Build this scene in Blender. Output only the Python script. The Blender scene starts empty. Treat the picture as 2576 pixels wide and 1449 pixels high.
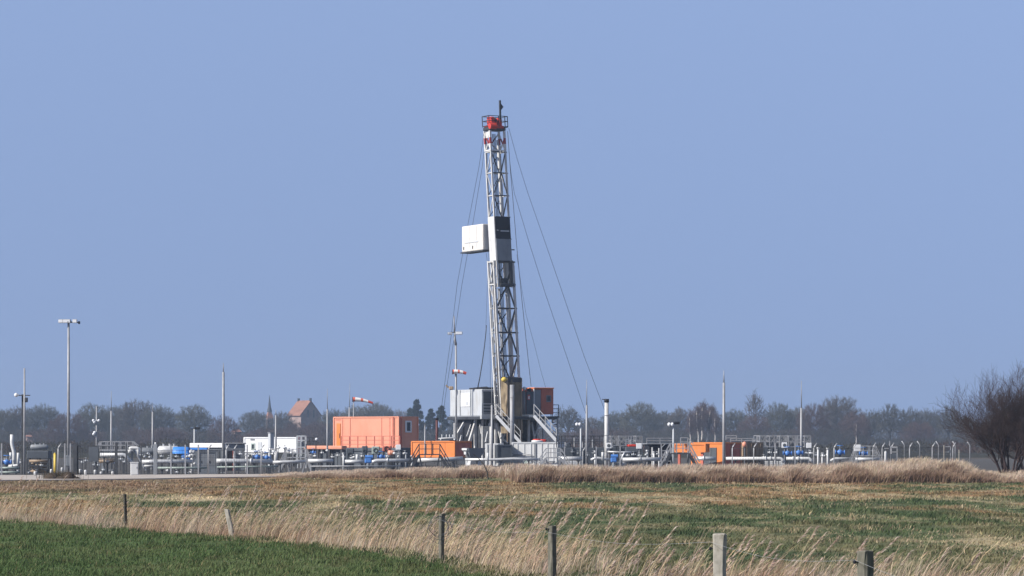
import bpy, math, random
import numpy as np
from mathutils import Vector

random.seed(7)
RNG = np.random.default_rng(7)
S = bpy.context.scene
COL = S.collection
PI = math.pi

# ------------------------------------------------------------------ camera
HC, F, CX, HY = 2.28, 7290.6, 1288.0, 1103.2      # eye height; focal length, centre and horizon measured in the photo (2576 px wide)
cam_d = bpy.data.cameras.new('camera')
cam = bpy.data.objects.new('camera', cam_d)
COL.objects.link(cam)
cam.location = (0, 0, HC)
cam.rotation_euler = (PI / 2, 0, 0)
cam_d.sensor_width = 36
cam_d.lens = 36 * F / 2576
cam_d.shift_y = (HY - 724.5) / 2576
cam_d.clip_start = 0.5
cam_d.clip_end = 20000
S.camera = cam

# ------------------------------------------------------------------ sky, sun, exposure
SUN_EL = math.radians(36)
sv = Vector((-0.90, -0.44, 0)).normalized() * math.cos(SUN_EL)
sv.z = math.sin(SUN_EL)
world = bpy.data.worlds.new('World')
S.world = world
world.use_nodes = True
wn, wl = world.node_tree.nodes, world.node_tree.links
wn.clear()
w_out = wn.new('ShaderNodeOutputWorld')
w_bg = wn.new('ShaderNodeBackground')
w_sky = wn.new('ShaderNodeTexSky')
w_sky.sky_type = 'NISHITA'
w_sky.sun_disc = False
w_sky.sun_elevation = SUN_EL
w_sky.sun_rotation = math.atan2(sv.x, sv.y)
w_sky.air_density = 1.0
w_sky.dust_density = 0.3
w_sky.ozone_density = 3.0
w_tc = wn.new('ShaderNodeTexCoord')
w_map = wn.new('ShaderNodeMapping')
w_map.inputs['Scale'].default_value = (1, 1, 0.1)
w_map.inputs['Location'].default_value = (0, 0, 0.36)
w_tint = wn.new('ShaderNodeMix')
w_tint.data_type = 'RGBA'
w_tint.blend_type = 'MULTIPLY'
w_tint.inputs[0].default_value = 1.0
w_tint.inputs[7].default_value = (1.29, 1.05, 1.0, 1)
wl.new(w_tc.outputs['Generated'], w_map.inputs['Vector'])
wl.new(w_map.outputs['Vector'], w_sky.inputs['Vector'])
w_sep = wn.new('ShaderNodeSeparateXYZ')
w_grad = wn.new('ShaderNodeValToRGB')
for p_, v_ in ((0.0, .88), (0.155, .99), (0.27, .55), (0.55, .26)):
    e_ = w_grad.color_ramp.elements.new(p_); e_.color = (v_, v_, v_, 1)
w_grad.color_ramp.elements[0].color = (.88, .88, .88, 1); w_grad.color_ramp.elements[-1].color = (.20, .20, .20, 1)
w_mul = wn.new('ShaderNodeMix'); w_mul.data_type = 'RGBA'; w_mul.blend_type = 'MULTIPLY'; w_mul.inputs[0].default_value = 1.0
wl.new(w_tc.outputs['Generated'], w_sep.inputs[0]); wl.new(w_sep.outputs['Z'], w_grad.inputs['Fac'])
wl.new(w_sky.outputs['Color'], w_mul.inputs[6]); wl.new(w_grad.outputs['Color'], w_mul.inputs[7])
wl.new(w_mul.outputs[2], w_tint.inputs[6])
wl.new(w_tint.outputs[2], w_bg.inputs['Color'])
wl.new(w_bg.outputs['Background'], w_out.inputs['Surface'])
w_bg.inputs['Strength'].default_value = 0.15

sun_d = bpy.data.lights.new('sun', 'SUN')
sun_d.energy = 4.4
sun_d.angle = math.radians(0.5)
sun_d.color = (1.0, 0.95, 0.88)
sun = bpy.data.objects.new('sun', sun_d)
sun.rotation_euler = sv.to_track_quat('Z', 'Y').to_euler()
sun.location = (-50, -30, 60)
COL.objects.link(sun)

S.view_settings.view_transform = 'Standard'
S.view_settings.look = 'None'
S.view_settings.exposure = 0.35
S.view_settings.gamma = 1.0
S.view_settings.use_curve_mapping = False
S.cycles.max_bounces = 6
S.cycles.diffuse_bounces = 3
S.cycles.volume_bounces = 0
S.cycles.transparent_max_bounces = 8
S.cycles.volume_step_rate = 1.0


# ------------------------------------------------------------------ helpers
def X(px, d): return (px - CX) * d / F
def Z(py, d): return HC - (py - HY) * d / F
def P(px, py, d): return Vector((X(px, d), d, Z(py, d)))
def GD(py): return HC * F / (py - HY)             # distance of flat ground seen at photo row py


def tag(o, label=None, cat=None, group=None, kind=None):
    if label: o['label'] = label
    if cat: o['category'] = cat
    if group: o['group'] = group
    if kind: o['kind'] = kind
    return o


def thing(name, loc, label, cat, group=None):
    o = bpy.data.objects.new(name, None)
    o.location = loc
    COL.objects.link(o)
    return tag(o, label, cat, group)


def world_loc(o):
    v = Vector((0, 0, 0))
    while o is not None:
        v += o.location
        o = o.parent
    return v


def copy_tree(o, parent=None):
    c = o.copy()
    COL.objects.link(c)
    c.parent = parent
    for ch in list(o.children):
        if ch.name in COL.objects:
            copy_tree(ch, c)
    return c


class MB:
    """collects shapes, in a local frame (origin, angle), and links them as one mesh"""
    def __init__(s, org=(0, 0, 0), th=0.0, lean=(0, 0)):
        s.o = Vector(org); s.c, s.s = math.cos(th), math.sin(th); s.v = []; s.f = []; s.lean = lean

    def T(s, p):
        a, b, z = p
        return (s.o.x + a * s.c - b * s.s + z * s.lean[0], s.o.y + a * s.s + b * s.c + z * s.lean[1], s.o.z + z)

    def add(s, vs, fs):
        n = len(s.v)
        s.v += [s.T(p) for p in vs]
        s.f += [tuple(i + n for i in f) for f in fs]
        return s

    def box(s, lo, hi, taper=0.0):
        (x0, y0, z0), (x1, y1, z1) = lo, hi
        t = taper
        vs = [(x0 + t, y0 + t, z0), (x1 - t, y0 + t, z0), (x1 - t, y1 - t, z0), (x0 + t, y1 - t, z0),
              (x0, y0, z1), (x1, y0, z1), (x1, y1, z1), (x0, y1, z1)]
        return s.add(vs, [(0, 3, 2, 1), (4, 5, 6, 7), (0, 1, 5, 4), (1, 2, 6, 5), (2, 3, 7, 6), (3, 0, 4, 7)])

    def bevbox(s, lo, hi, b=0.03):
        (x0, y0, z0), (x1, y1, z1) = lo, hi
        def ring(z, i):
            return [(x0 + b, y0 + i, z), (x1 - b, y0 + i, z), (x1 - i, y0 + b, z), (x1 - i, y1 - b, z),
                    (x1 - b, y1 - i, z), (x0 + b, y1 - i, z), (x0 + i, y1 - b, z), (x0 + i, y0 + b, z)]
        vs = ring(z0, b * .6) + ring(z0 + b, 0) + ring(z1 - b, 0) + ring(z1, b * .6)
        fs = [tuple(range(7, -1, -1)), tuple(range(24, 32))]
        for r in range(3):
            for i in range(8):
                j = (i + 1) % 8
                fs.append((r * 8 + i, r * 8 + j, r * 8 + 8 + j, r * 8 + 8 + i))
        return s.add(vs, fs)

    def tube(s, pts, r, n=8, r2=None, cap=True):
        pts = [Vector(p) for p in pts]
        vs, fs = [], []
        m = len(pts)
        for i, p in enumerate(pts):
            d = (pts[min(i + 1, m - 1)] - pts[max(i - 1, 0)]).normalized()
            up = Vector((0, 0, 1)) if abs(d.z) < .95 else Vector((1, 0, 0))
            e = d.cross(up).normalized(); g = d.cross(e)
            rr = r if r2 is None else r + (r2 - r) * i / (m - 1)
            for k in range(n):
                a = 2 * PI * k / n
                q = p + (e * math.cos(a) + g * math.sin(a)) * rr
                vs.append(tuple(q))
        for i in range(m - 1):
            for k in range(n):
                j = (k + 1) % n
                fs.append((i * n + k, i * n + j, i * n + n + j, i * n + n + k))
        if cap:
            fs.append(tuple(range(n - 1, -1, -1))); fs.append(tuple(range((m - 1) * n, m * n)))
        return s.add(vs, fs)

    def bar(s, a, b, w, h=None):
        """square bar from a to b"""
        h = h or w
        a, b = Vector(a), Vector(b)
        d = (b - a).normalized()
        up = Vector((0, 0, 1)) if abs(d.z) < .95 else Vector((0, 1, 0))
        e = d.cross(up).normalized() * (w / 2); g = d.cross(e).normalized() * (h / 2)
        vs = [tuple(p + i * e + j * g) for p in (a, b) for i, j in ((-1, -1), (1, -1), (1, 1), (-1, 1))]
        return s.add(vs, [(3, 2, 1, 0), (4, 5, 6, 7), (0, 1, 5, 4), (1, 2, 6, 5), (2, 3, 7, 6), (3, 0, 4, 7)])

    def ball(s, c, r, sz=1.0, n=10, m=7):
        vs = [(c[0], c[1], c[2] - r * sz)]
        for i in range(1, m):
            t = -PI / 2 + PI * i / m
            for k in range(n):
                a = 2 * PI * k / n
                vs.append((c[0] + r * math.cos(t) * math.cos(a), c[1] + r * math.cos(t) * math.sin(a), c[2] + r * sz * math.sin(t)))
        vs.append((c[0], c[1], c[2] + r * sz))
        fs = [(0, 1 + (k + 1) % n, 1 + k) for k in range(n)]
        for i in range(m - 2):
            for k in range(n):
                j = (k + 1) % n
                fs.append((1 + i * n + k, 1 + i * n + j, 1 + i * n + n + j, 1 + i * n + n + k))
        L = len(vs) - 1
        fs += [(1 + (m - 2) * n + k, 1 + (m - 2) * n + (k + 1) % n, L) for k in range(n)]
        return s.add(vs, fs)

    def torus(s, c, R, r, axis='y', n=16, m=6):
        vs, fs = [], []
        for i in range(n):
            a = 2 * PI * i / n
            for k in range(m):
                b = 2 * PI * k / m
                q = (R + r * math.cos(b)); h = r * math.sin(b)
                if axis == 'y': vs.append((c[0] + q * math.cos(a), c[1] + h, c[2] + q * math.sin(a)))
                elif axis == 'x': vs.append((c[0] + h, c[1] + q * math.cos(a), c[2] + q * math.sin(a)))
                else: vs.append((c[0] + q * math.cos(a), c[1] + q * math.sin(a), c[2] + h))
        for i in range(n):
            for k in range(m):
                i2, k2 = (i + 1) % n, (k + 1) % m
                fs.append((i * m + k, i2 * m + k, i2 * m + k2, i * m + k2))
        return s.add(vs, fs)

    def build(s, name, mat, parent=None, smooth=False):
        me = bpy.data.meshes.new(name)
        off = world_loc(parent) if parent is not None else Vector((0, 0, 0))
        me.from_pydata([(p[0] - off.x, p[1] - off.y, p[2] - off.z) for p in s.v], [], s.f)
        if smooth:
            me.polygons.foreach_set('use_smooth', [True] * len(me.polygons))
        me.materials.append(mat)
        o = bpy.data.objects.new(name, me)
        COL.objects.link(o)
        if parent is not None: o.parent = parent
        return o


def mesh_np(name, V, Q, mat, parent=None, tint=None, tri=False):
    """fast mesh from arrays: V (n,3), Q (m,4) or (m,3); tint (n,3) = the plant's own colour"""
    me = bpy.data.meshes.new(name)
    k = Q.shape[1]
    me.vertices.add(len(V)); me.vertices.foreach_set('co', V.astype(np.float32).ravel())
    me.loops.add(Q.size); me.loops.foreach_set('vertex_index', Q.astype(np.int32).ravel())
    me.polygons.add(len(Q)); me.polygons.foreach_set('loop_start', np.arange(0, Q.size, k, dtype=np.int32))
    me.update(calc_edges=True)
    if tint is not None:
        at = me.attributes.new('tint', 'FLOAT_COLOR', 'POINT')
        at.data.foreach_set('color', np.concatenate([tint, np.ones((len(tint), 1))], 1).astype(np.float32).ravel())
    me.materials.append(mat)
    o = bpy.data.objects.new(name, me)
    COL.objects.link(o)
    if parent is not None: o.parent = parent
    return o


# ------------------------------------------------------------------ materials
def mat(name, col, rough=0.55, metal=0.0, vary=0.18, scale=1.5, dirt=None, dirt_amt=0.0, bump=0.0, bscale=20):
    m = bpy.data.materials.new(name)
    m.use_nodes = True
    nt = m.node_tree; n, l = nt.nodes, nt.links
    b = n['Principled BSDF']
    b.inputs['Roughness'].default_value = rough
    b.inputs['Metallic'].default_value = metal
    tc = n.new('ShaderNodeTexCoord')
    nz = n.new('ShaderNodeTexNoise'); nz.inputs['Scale'].default_value = scale; nz.inputs['Detail'].default_value = 5
    l.new(tc.outputs['Object'], nz.inputs['Vector'])
    rp = n.new('ShaderNodeValToRGB')
    rp.color_ramp.elements[0].position = 0.3; rp.color_ramp.elements[1].position = 0.7
    rp.color_ramp.elements[0].color = (*[c * (1 - vary) for c in col], 1)
    rp.color_ramp.elements[1].color = (*[min(1, c * (1 + vary * .6)) for c in col], 1)
    l.new(nz.outputs['Fac'], rp.inputs['Fac'])
    src = rp.outputs['Color']
    if dirt_amt > 0:
        n2 = n.new('ShaderNodeTexNoise'); n2.inputs['Scale'].default_value = scale * 2.3; n2.inputs['Detail'].default_value = 7
        mp = n.new('ShaderNodeMapping'); mp.inputs['Scale'].default_value = (1, 1, 0.25)
        l.new(tc.outputs['Object'], mp.inputs['Vector']); l.new(mp.outputs['Vector'], n2.inputs['Vector'])
        r2 = n.new('ShaderNodeValToRGB')
        r2.color_ramp.elements[0].position = 0.5; r2.color_ramp.elements[1].position = 0.72
        r2.color_ramp.elements[1].color = (dirt_amt,) * 3 + (1,)
        mx = n.new('ShaderNodeMix'); mx.data_type = 'RGBA'
        l.new(n2.outputs['Fac'], r2.inputs['Fac']); l.new(r2.outputs['Color'], mx.inputs[0])
        l.new(src, mx.inputs[6]); mx.inputs[7].default_value = (*(dirt or (.12, .08, .05)), 1)
        src = mx.outputs[2]
    l.new(src, b.inputs['Base Color'])
    if bump > 0:
        n3 = n.new('ShaderNodeTexNoise'); n3.inputs['Scale'].default_value = bscale; n3.inputs['Detail'].default_value = 4
        bp = n.new('ShaderNodeBump'); bp.inputs['Strength'].default_value = bump
        l.new(tc.outputs['Object'], n3.inputs['Vector']); l.new(n3.outputs['Fac'], bp.inputs['Height'])
        l.new(bp.outputs['Normal'], b.inputs['Normal'])
    return m


def plant_mat(name, rough=0.75, transl=0.25, noise=0.0):
    m = bpy.data.materials.new(name)
    m.use_nodes = True
    n, l = m.node_tree.nodes, m.node_tree.links
    b = n['Principled BSDF']; out = n['Material Output']
    b.inputs['Roughness'].default_value = rough
    b.inputs['Specular IOR Level'].default_value = 0.2
    at = n.new('ShaderNodeAttribute'); at.attribute_name = 'tint'
    src = at.outputs['Color']
    if noise > 0:
        tc = n.new('ShaderNodeTexCoord')
        nz = n.new('ShaderNodeTexNoise'); nz.inputs['Scale'].default_value = 9; nz.inputs['Detail'].default_value = 8
        l.new(tc.outputs['Object'], nz.inputs['Vector'])
        rp = n.new('ShaderNodeValToRGB')
        rp.color_ramp.elements[0].position = 0.3; rp.color_ramp.elements[1].position = 0.75
        rp.color_ramp.elements[0].color = (1 - noise,) * 3 + (1,); rp.color_ramp.elements[1].color = (1 + noise,) * 3 + (1,)
        mx = n.new('ShaderNodeMix'); mx.data_type = 'RGBA'; mx.blend_type = 'MULTIPLY'; mx.inputs[0].default_value = 1
        l.new(nz.outputs['Fac'], rp.inputs['Fac']); l.new(src, mx.inputs[6]); l.new(rp.outputs['Color'], mx.inputs[7])
        src = mx.outputs[2]
        bp = n.new('ShaderNodeBump'); bp.inputs['Strength'].default_value = 0.5; bp.inputs['Distance'].default_value = 0.1
        l.new(nz.outputs['Fac'], bp.inputs['Height']); l.new(bp.outputs['Normal'], b.inputs['Normal'])
    l.new(src, b.inputs['Base Color'])
    if transl > 0:
        t = n.new('ShaderNodeBsdfTranslucent'); ms = n.new('ShaderNodeMixShader'); ms.inputs[0].default_value = transl
        l.new(src, t.inputs['Color']); l.new(b.outputs[0], ms.inputs[1]); l.new(t.outputs[0], ms.inputs[2])
        l.new(ms.outputs[0], out.inputs['Surface'])
    return m


M = dict(
    galv=mat('galvanised_steel', (.38, .39, .41), .5, .15, .2, 2, (.2, .15, .1), .35),
    mast=mat('mast_steel', (.68, .68, .67), .5, .0, .15, 2, (.26, .18, .11), .4),
    darkst=mat('dark_steel', (.055, .06, .07), .6, .1, .3, 2),
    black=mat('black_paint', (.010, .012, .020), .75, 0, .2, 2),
    white=mat('white_paint', (.70, .71, .71), .45, 0, .06, 1.2, (.35, .3, .25), .3),
    bright=mat('bright_white', (.86, .87, .88), .4, 0, .03, 1),
    cream=mat('cream_canvas', (.80, .77, .72), .8, 0, .08, 1.2, (.45, .4, .32), .35, .4, 2.0),
    grey=mat('grey_paint', (.24, .26, .285), .5, 0, .15, 1.2, (.15, .12, .1), .35),
    pale=mat('pale_grey_paint', (.55, .575, .60), .45, 0, .08, 1.0, (.3, .26, .2), .4),
    slate=mat('slate_grey_paint', (.085, .10, .12), .65, 0, .2, 1.5),
    pipe=mat('silver_pipe_cladding', (.72, .73, .74), .35, .25, .1, 2, (.3, .3, .3), .25),
    pipegrn=mat('green_grey_pipe', (.36, .43, .40), .5, 0, .2, 2, (.1, .1, .08), .3),
    blue=mat('blue_tarpaulin', (.055, .26, .76), .5, 0, .15, 2),
    blue2=mat('blue_valve_paint', (.08, .23, .60), .4, 0, .2, 4),
    orange=mat('orange_container_paint', (.80, .345, .225), .5, 0, .05, .7, (.55, .2, .1), .35),
    orange2=mat('bright_orange_paint', (.80, .245, .055), .45, 0, .08, .9, (.6, .3, .15), .3),
    rust=mat('rusty_red_paint', (.60, .16, .11), .6, 0, .25, 2),
    brown=mat('brown_tank_paint', (.38, .28, .19), .6, 0, .25, 2),
    maroon=mat('maroon_paint', (.12, .035, .035), .6, 0, .2, 2),
    redorange=mat('red_orange_paint', (.55, .145, .085), .6, 0, .12, 1.5),
    red=mat('signal_red_paint', (.62, .05, .03), .45, 0, .15, 3),
    tan=mat('tan_tarpaulin', (.27, .21, .13), .9, 0, .45, 1.2, (.10, .07, .045), .8, .8, 3.0),
    yellow=mat('yellow_paint', (.80, .58, .10), .5, 0, .12, 3),
    wire=mat('steel_cable', (.06, .07, .09), .5, .3, .1, 2),
    lamp=mat('lamp_glass', (.85, .87, .9), .15, 0, .03, 2),
    glass=mat('window_glass', (.02, .025, .035), .1, 0, .1, 2),
    concrete=mat('concrete_road', (.52, .47, .43), .85, 0, .15, .35, (.25, .21, .17), .5, .2, 6),
    wood=mat('weathered_post_wood', (.17, .16, .13), .9, 0, .35, 9, (.05, .06, .035), .7, .6, 25),
    palewood=mat('pale_split_wood', (.42, .39, .34), .9, 0, .3, 9, (.16, .15, .1), .6, .6, 25),
    darkwood=mat('dark_post_wood', (.062, .058, .046), .9, 0, .35, 9, (.02, .02, .015), .5, .6, 25),
    bark=mat('tree_bark', (.16, .13, .12), .9, 0, .3, 3),
    birch=mat('birch_bark', (.68, .62, .56), .8, 0, .3, 3, (.08, .07, .06), .6),
    brick=mat('church_brick', (.40, .30, .27), .9, 0, .25, .5),
    tile=mat('red_roof_tile', (.35, .175, .125), .85, 0, .2, .6),
    spire=mat('slate_spire', (.06, .075, .10), .6, 0, .2, 1),
    twig=plant_mat('bare_twigs', .9, 0.0),
    reed=plant_mat('dry_reed', .8, .42),
    grass=plant_mat('grass_blades', .8, .25),
    soil=plant_mat('field_ground', .95, 0.0, .35),
)

m_str = mat('red_white_bands', (.8, .8, .78), .5, 0, .05, 2)
_n, _l = m_str.node_tree.nodes, m_str.node_tree.links
_tc = _n.new('ShaderNodeTexCoord'); _sp = _n.new('ShaderNodeSeparateXYZ'); _cr = _n.new('ShaderNodeValToRGB')
_mr = _n.new('ShaderNodeMapRange')
_l.new(_tc.outputs['Generated'], _sp.inputs[0]); _l.new(_sp.outputs['Z'], _cr.inputs['Fac'])
_cr.color_ramp.interpolation = 'CONSTANT'
_e = _cr.color_ramp.elements
_e[0].position = 0; _e[0].color = (.78, .77, .75, 1); _e[1].position = .36; _e[1].color = (.42, .07, .07, 1)
_x = _e.new(.66); _x.color = (.78, .77, .75, 1)
_l.new(_cr.outputs['Color'], _n['Principled BSDF'].inputs['Base Color'])

m_sock = mat('windsock_bands', (.8, .8, .8), .7, 0, .05, 2)
_n, _l = m_sock.node_tree.nodes, m_sock.node_tree.links
_tc = _n.new('ShaderNodeTexCoord'); _sp = _n.new('ShaderNodeSeparateXYZ'); _cr = _n.new('ShaderNodeValToRGB')
_l.new(_tc.outputs['Generated'], _sp.inputs[0]); _l.new(_sp.outputs['X'], _cr.inputs['Fac'])
_cr.color_ramp.interpolation = 'CONSTANT'
_e = _cr.color_ramp.elements
_e[0].position = 0; _e[0].color = (.75, .16, .10, 1); _e[1].position = .13; _e[1].color = (.85, .83, .82, 1)
for p_, c_ in ((.40, (.75, .16, .10)), (.52, (.85, .83, .82)), (.76, (.62, .08, .05))):
    _x = _e.new(p_); _x.color = (*c_, 1)
_l.new(_cr.outputs['Color'], _n['Principled BSDF'].inputs['Base Color'])


# ------------------------------------------------------------------ value noise for real colour patches
_perm = RNG.random((256, 256))
def vnoise(x, y):
    xi, yi = np.floor(x).astype(int), np.floor(y).astype(int)
    fx, fy = x - xi, y - yi
    fx, fy = fx * fx * (3 - 2 * fx), fy * fy * (3 - 2 * fy)
    g = lambda i, j: _perm[i % 256, j % 256]
    return (g(xi, yi) * (1 - fx) + g(xi + 1, yi) * fx) * (1 - fy) + (g(xi, yi + 1) * (1 - fx) + g(xi + 1, yi + 1) * fx) * fy
def fbm(x, y, o=4):
    t, a, s = 0, .5, 0
    for k in range(o):
        t = t + a * vnoise(x * 2 ** k + 17.3 * k, y * 2 ** k + 9.1 * k); s += a; a *= .55
    return t / s
def sstep(a, b, x):
    t = np.clip((x - a) / (b - a), 0, 1)
    return t * t * (3 - 2 * t)

DL = np.array([(-60, 150), (-22, 92), (-14.2, 80.5), (-9.2, 71), (-5.9, 64.5), (-3.2, 59), (-1.55, 53), (-.5, 47.5), (1.2, 40), (3.2, 30), (6, 16), (9, 2)])
def ditch_y(x): return np.interp(x, DL[:, 0], DL[:, 1])
def ditch_x(y): return np.interp(y, DL[::-1, 1], DL[::-1, 0])

ROAD_NEAR = [(-700, 1213), (-60, 1211), (150, 1209), (390, 1206), (520, 1203), (650, 1201.5), (840, 1199.2)]
ROAD_FAR = [(-700, 1198), (-60, 1197.8), (150, 1197.2), (390, 1196), (520, 1195), (650, 1195), (840, 1196.8)]

def bank_profile(x, y):
    """height of the earth bank the reeds stand on"""
    px = CX + x * F / np.maximum(y, 1)
    front = np.interp(px, [640, 800, 1250, 1300, 2600], [170, 167, 165, 149, 147.5])
    h = np.interp(px, [600, 700, 1000, 1290, 1500, 2050, 2210, 2290, 2390, 2450, 2600], [0, .05, .16, .34, .32, .36, .40, .68, .66, .36, .30])
    d = y - front
    return h * sstep(0, 3.5, d) * (1 - sstep(8, 13, d)) * (px > 600), front, px

GREEN = np.array((.100, .134, .058)); DGREEN = np.array((.064, .096, .042)); OLIVE = np.array((.20, .18, .095))
ORANGE = np.array((.33, .205, .105)); STRAW = np.array((.50, .41, .26)); BROWN = np.array((.17, .115, .075)); GRAVEL = np.array((.10, .098, .098))

def mixc(a, b, t): return a + (b - a) * t[..., None]

def field_colour(x, y):
    x = np.asarray(x, float); y = np.asarray(y, float)
    n1 = fbm(x * .13 + 3, y * .055 + 5); n2 = fbm(x * .5 + 50, y * .16 + 20); n3 = fbm(x * .32 + 90, y * .05 + 70); n4 = fbm(x * 1.6, y * .8)
    px = CX + x * F / np.maximum(y, 1)
    right = sstep(700, 1700, px)
    # share of orange-brown sedge: strong far off, thinning towards the ditch
    w_or = np.interp(y, [50, 72, 84, 95, 103, 112, 122, 135, 150, 170], [.16, .22, .30, .60, .52, .55, .82, .72, .66, .75])
    w_or = w_or + (n1 - .5) * 1.3 - .02 + (n2 - .5) * 1.0 - .06 * right
    c = mixc(np.broadcast_to(GREEN, x.shape + (3,)), np.broadcast_to(DGREEN, x.shape + (3,)), sstep(.42, .62, n4))
    c = mixc(c, np.broadcast_to(OLIVE, x.shape + (3,)), sstep(.36, .64, n2) * .75)
    c = mixc(c, np.broadcast_to(ORANGE, x.shape + (3,)), sstep(.42, .74, w_or) * .9)
    c = mixc(c, np.broadcast_to(BROWN, x.shape + (3,)), sstep(.56, .68, n4) * .5 * sstep(.4, .7, w_or))
    w_st = n3 + (n4 - .5) * .35 + np.interp(y, [50, 62, 80, 104, 109, 114, 120, 150], [.04, .05, .0, .03, .16, .16, .0, -.04])
    c = mixc(c, np.broadcast_to(STRAW, x.shape + (3,)), sstep(.66, .78, w_st) * .7)
    n5 = fbm(x * 1.3 + 140, y * .42 + 44)
    c = mixc(c, np.broadcast_to(STRAW * .9, x.shape + (3,)), sstep(.59, .68, n5) * .42)
    c = mixc(c, np.broadcast_to(DGREEN, x.shape + (3,)), sstep(.56, .66, 1 - n5) * .6)
    hay = np.exp(-((x - X(480, 109)) / 1.5) ** 2 - ((y - 109) / 3.2) ** 2)
    c = mixc(c, np.broadcast_to(STRAW * 1.15, x.shape + (3,)), np.clip(hay * 1.6, 0, 1))
    leftbrown = sstep(118, 130, y) * (1 - sstep(300, 800, px))
    c = mixc(c, np.broadcast_to(BROWN * 1.5, x.shape + (3,)), leftbrown * .7)
    # near pasture this side of the ditch
    near = sstep(-.6, .6, ditch_y(x) - y)
    g2 = mixc(np.broadcast_to(np.array((.092, .142, .052)), x.shape + (3,)), np.broadcast_to(np.array((.122, .164, .066)), x.shape + (3,)), sstep(.35, .65, n2))
    g2 = mixc(g2, np.broadcast_to(np.array((.11, .10, .045)), x.shape + (3,)), sstep(.58, .72, n4) * .5)
    c = mixc(c, g2, near)
    bh, front, _ = bank_profile(x, y)
    c = mixc(c, np.broadcast_to(BROWN * 1.35, x.shape + (3,)), sstep(-.5, .8, y - front) * (px > 640))
    site = sstep(173, 176, y) * (1 - sstep(330, 345, y))
    c = mixc(c, np.broadcast_to(GRAVEL, x.shape + (3,)) * (.8 + .4 * n4[..., None]), site)
    c = mixc(c, np.broadcast_to(np.array((.045, .045, .034)), x.shape + (3,)), sstep(330, 345, y))
    return c

# ------------------------------------------------------------------ ground: one sheet out to the horizon
gx = np.concatenate([[-9000, -3000, -900, -300, -120, -70, -48], np.arange(-36, 36.01, .4), [48, 70, 120, 300, 900, 3000, 9000]])
gy = np.concatenate([[-300, -60, 0, 12, 22], np.arange(27, 186, .5), [190, 200, 230, 270, 320, 335, 350, 420, 600, 900, 1500, 3000, 9000]])
GX, GY = np.meshgrid(gx, gy)
bh, _, _ = bank_profile(GX, GY)
GZ = bh + np.where((GY > 30) & (GY < 170), (fbm(GX * .8, GY * .8) - .5) * .08, 0)
GZ -= .22 * np.exp(-((GY - ditch_y(GX) - 1.6) / 1.3) ** 2) * (GY < 130)
V = np.stack([GX, GY, GZ], -1).reshape(-1, 3)
nx = len(gx)
I = (np.arange(len(gy) - 1)[:, None] * nx + np.arange(nx - 1)[None]).ravel()
Q = np.stack([I, I + 1, I + nx + 1, I + nx], 1)
ground = mesh_np('ground', V, Q, M['soil'], None, field_colour(GX.ravel(), GY.ravel()))
tag(ground, 'flat meadow ground running out to the tree line', kind='structure')

mb = MB()
pts = [(X(p, GD(y)), GD(y)) for p, y in ROAD_NEAR] + [(X(p, GD(y)), GD(y)) for p, y in reversed(ROAD_FAR)]
nn = len(pts) // 2
vs = [(x, y, .06) for x, y in pts] + [(x, y, -.1) for x, y in pts]
fs = [(i, i + 1, 2 * nn - 2 - i, 2 * nn - 1 - i) for i in range(nn - 1)] + [(i + 1, i, i + 2 * nn, i + 1 + 2 * nn) for i in range(nn - 1)]
mb.add(vs, fs)
tag(mb.build('road', M['concrete']), 'pale concrete access road in front of the plant fence', kind='structure')


# ------------------------------------------------------------------ grasses and reeds
def blades(x, y, z, h, w, lx, ly, tint, droop=.25):
    """bent two-segment blades; arrays of base, height, width, lean of the tip"""
    n = len(x)
    a = RNG.random(n) * PI
    ex, ey = np.cos(a) * w / 2, np.sin(a) * w / 2
    def row(t, k):
        cx_, cy_ = x + lx * (t ** 1.6), y + ly * (t ** 1.6)
        cz = z + h * (t - droop * t * t * .5)
        return (np.stack([cx_ - ex * k, cy_ - ey * k, cz], 1), np.stack([cx_ + ex * k, cy_ + ey * k, cz], 1))
    A, B = row(0., 1.); C, D = row(.55, .8); E, G = row(1., .15)
    V = np.stack([A, B, C, D, E, G], 1).reshape(-1, 3)
    b = np.arange(n)[:, None] * 6
    Q = np.concatenate([b + np.array([[0, 1, 3, 2]]), b + np.array([[2, 3, 5, 4]])], 1).reshape(-1, 4)
    return V, Q, np.repeat(tint, 6, 0)

def join(parts):
    V, Q, T, o = [], [], [], 0
    for v, q, t in parts:
        V.append(v); Q.append(q + o); T.append(t); o += len(v)
    return np.concatenate(V), np.concatenate(Q), np.concatenate(T)

def jitter(c, amt):
    n = len(c)
    return np.clip(c * (1 + (RNG.random((n, 1)) - .5) * 2 * amt) * (1 + (RNG.random((n, 3)) - .5) * .15), 0, 1)

# meadow beyond the ditch
n = 230000
y = 40 * (170 / 40) ** RNG.random(n)
x = (RNG.random(n) * 2 - 1) * (y * .181 + 1.5)
_, front, px = bank_profile(x, y)
keep = (y > ditch_y(x) + .8) & ((px < 640) | (y < front + .5)) & ((px > 840) | (y < 154 + (px < 640) * 0 + np.interp(px, [0, 390, 520, 650, 840], [0, 4, 8, 10, 13])))
x, y = x[keep], y[keep]
tuft = fbm(x * .9 + 11, y * .5 + 31)
c = field_colour(x, y)
n = len(x)
stray = RNG.random(n) < .30 * sstep(.52, .68, fbm(x * .8 + 33, y * .22 + 61))
c[stray] = STRAW * .8
h = (.035 + .085 * sstep(.42, .7, tuft) + .04 * RNG.random(n)) * (1 + .1 * stray)
w = .010 + .00017 * y * (1 + RNG.random(n))
V, Q, T = blades(x, y, np.full(n, -.02), h, w, h * (RNG.random(n) * 1.3 - .45), (RNG.random(n) - .5) * h * .9, jitter(c, .42))
tag(mesh_np('meadow_grass', V, Q, M['grass'], None, T), 'rough tufted winter grass on the meadow, green and orange brown', 'grass', kind='stuff')

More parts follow.
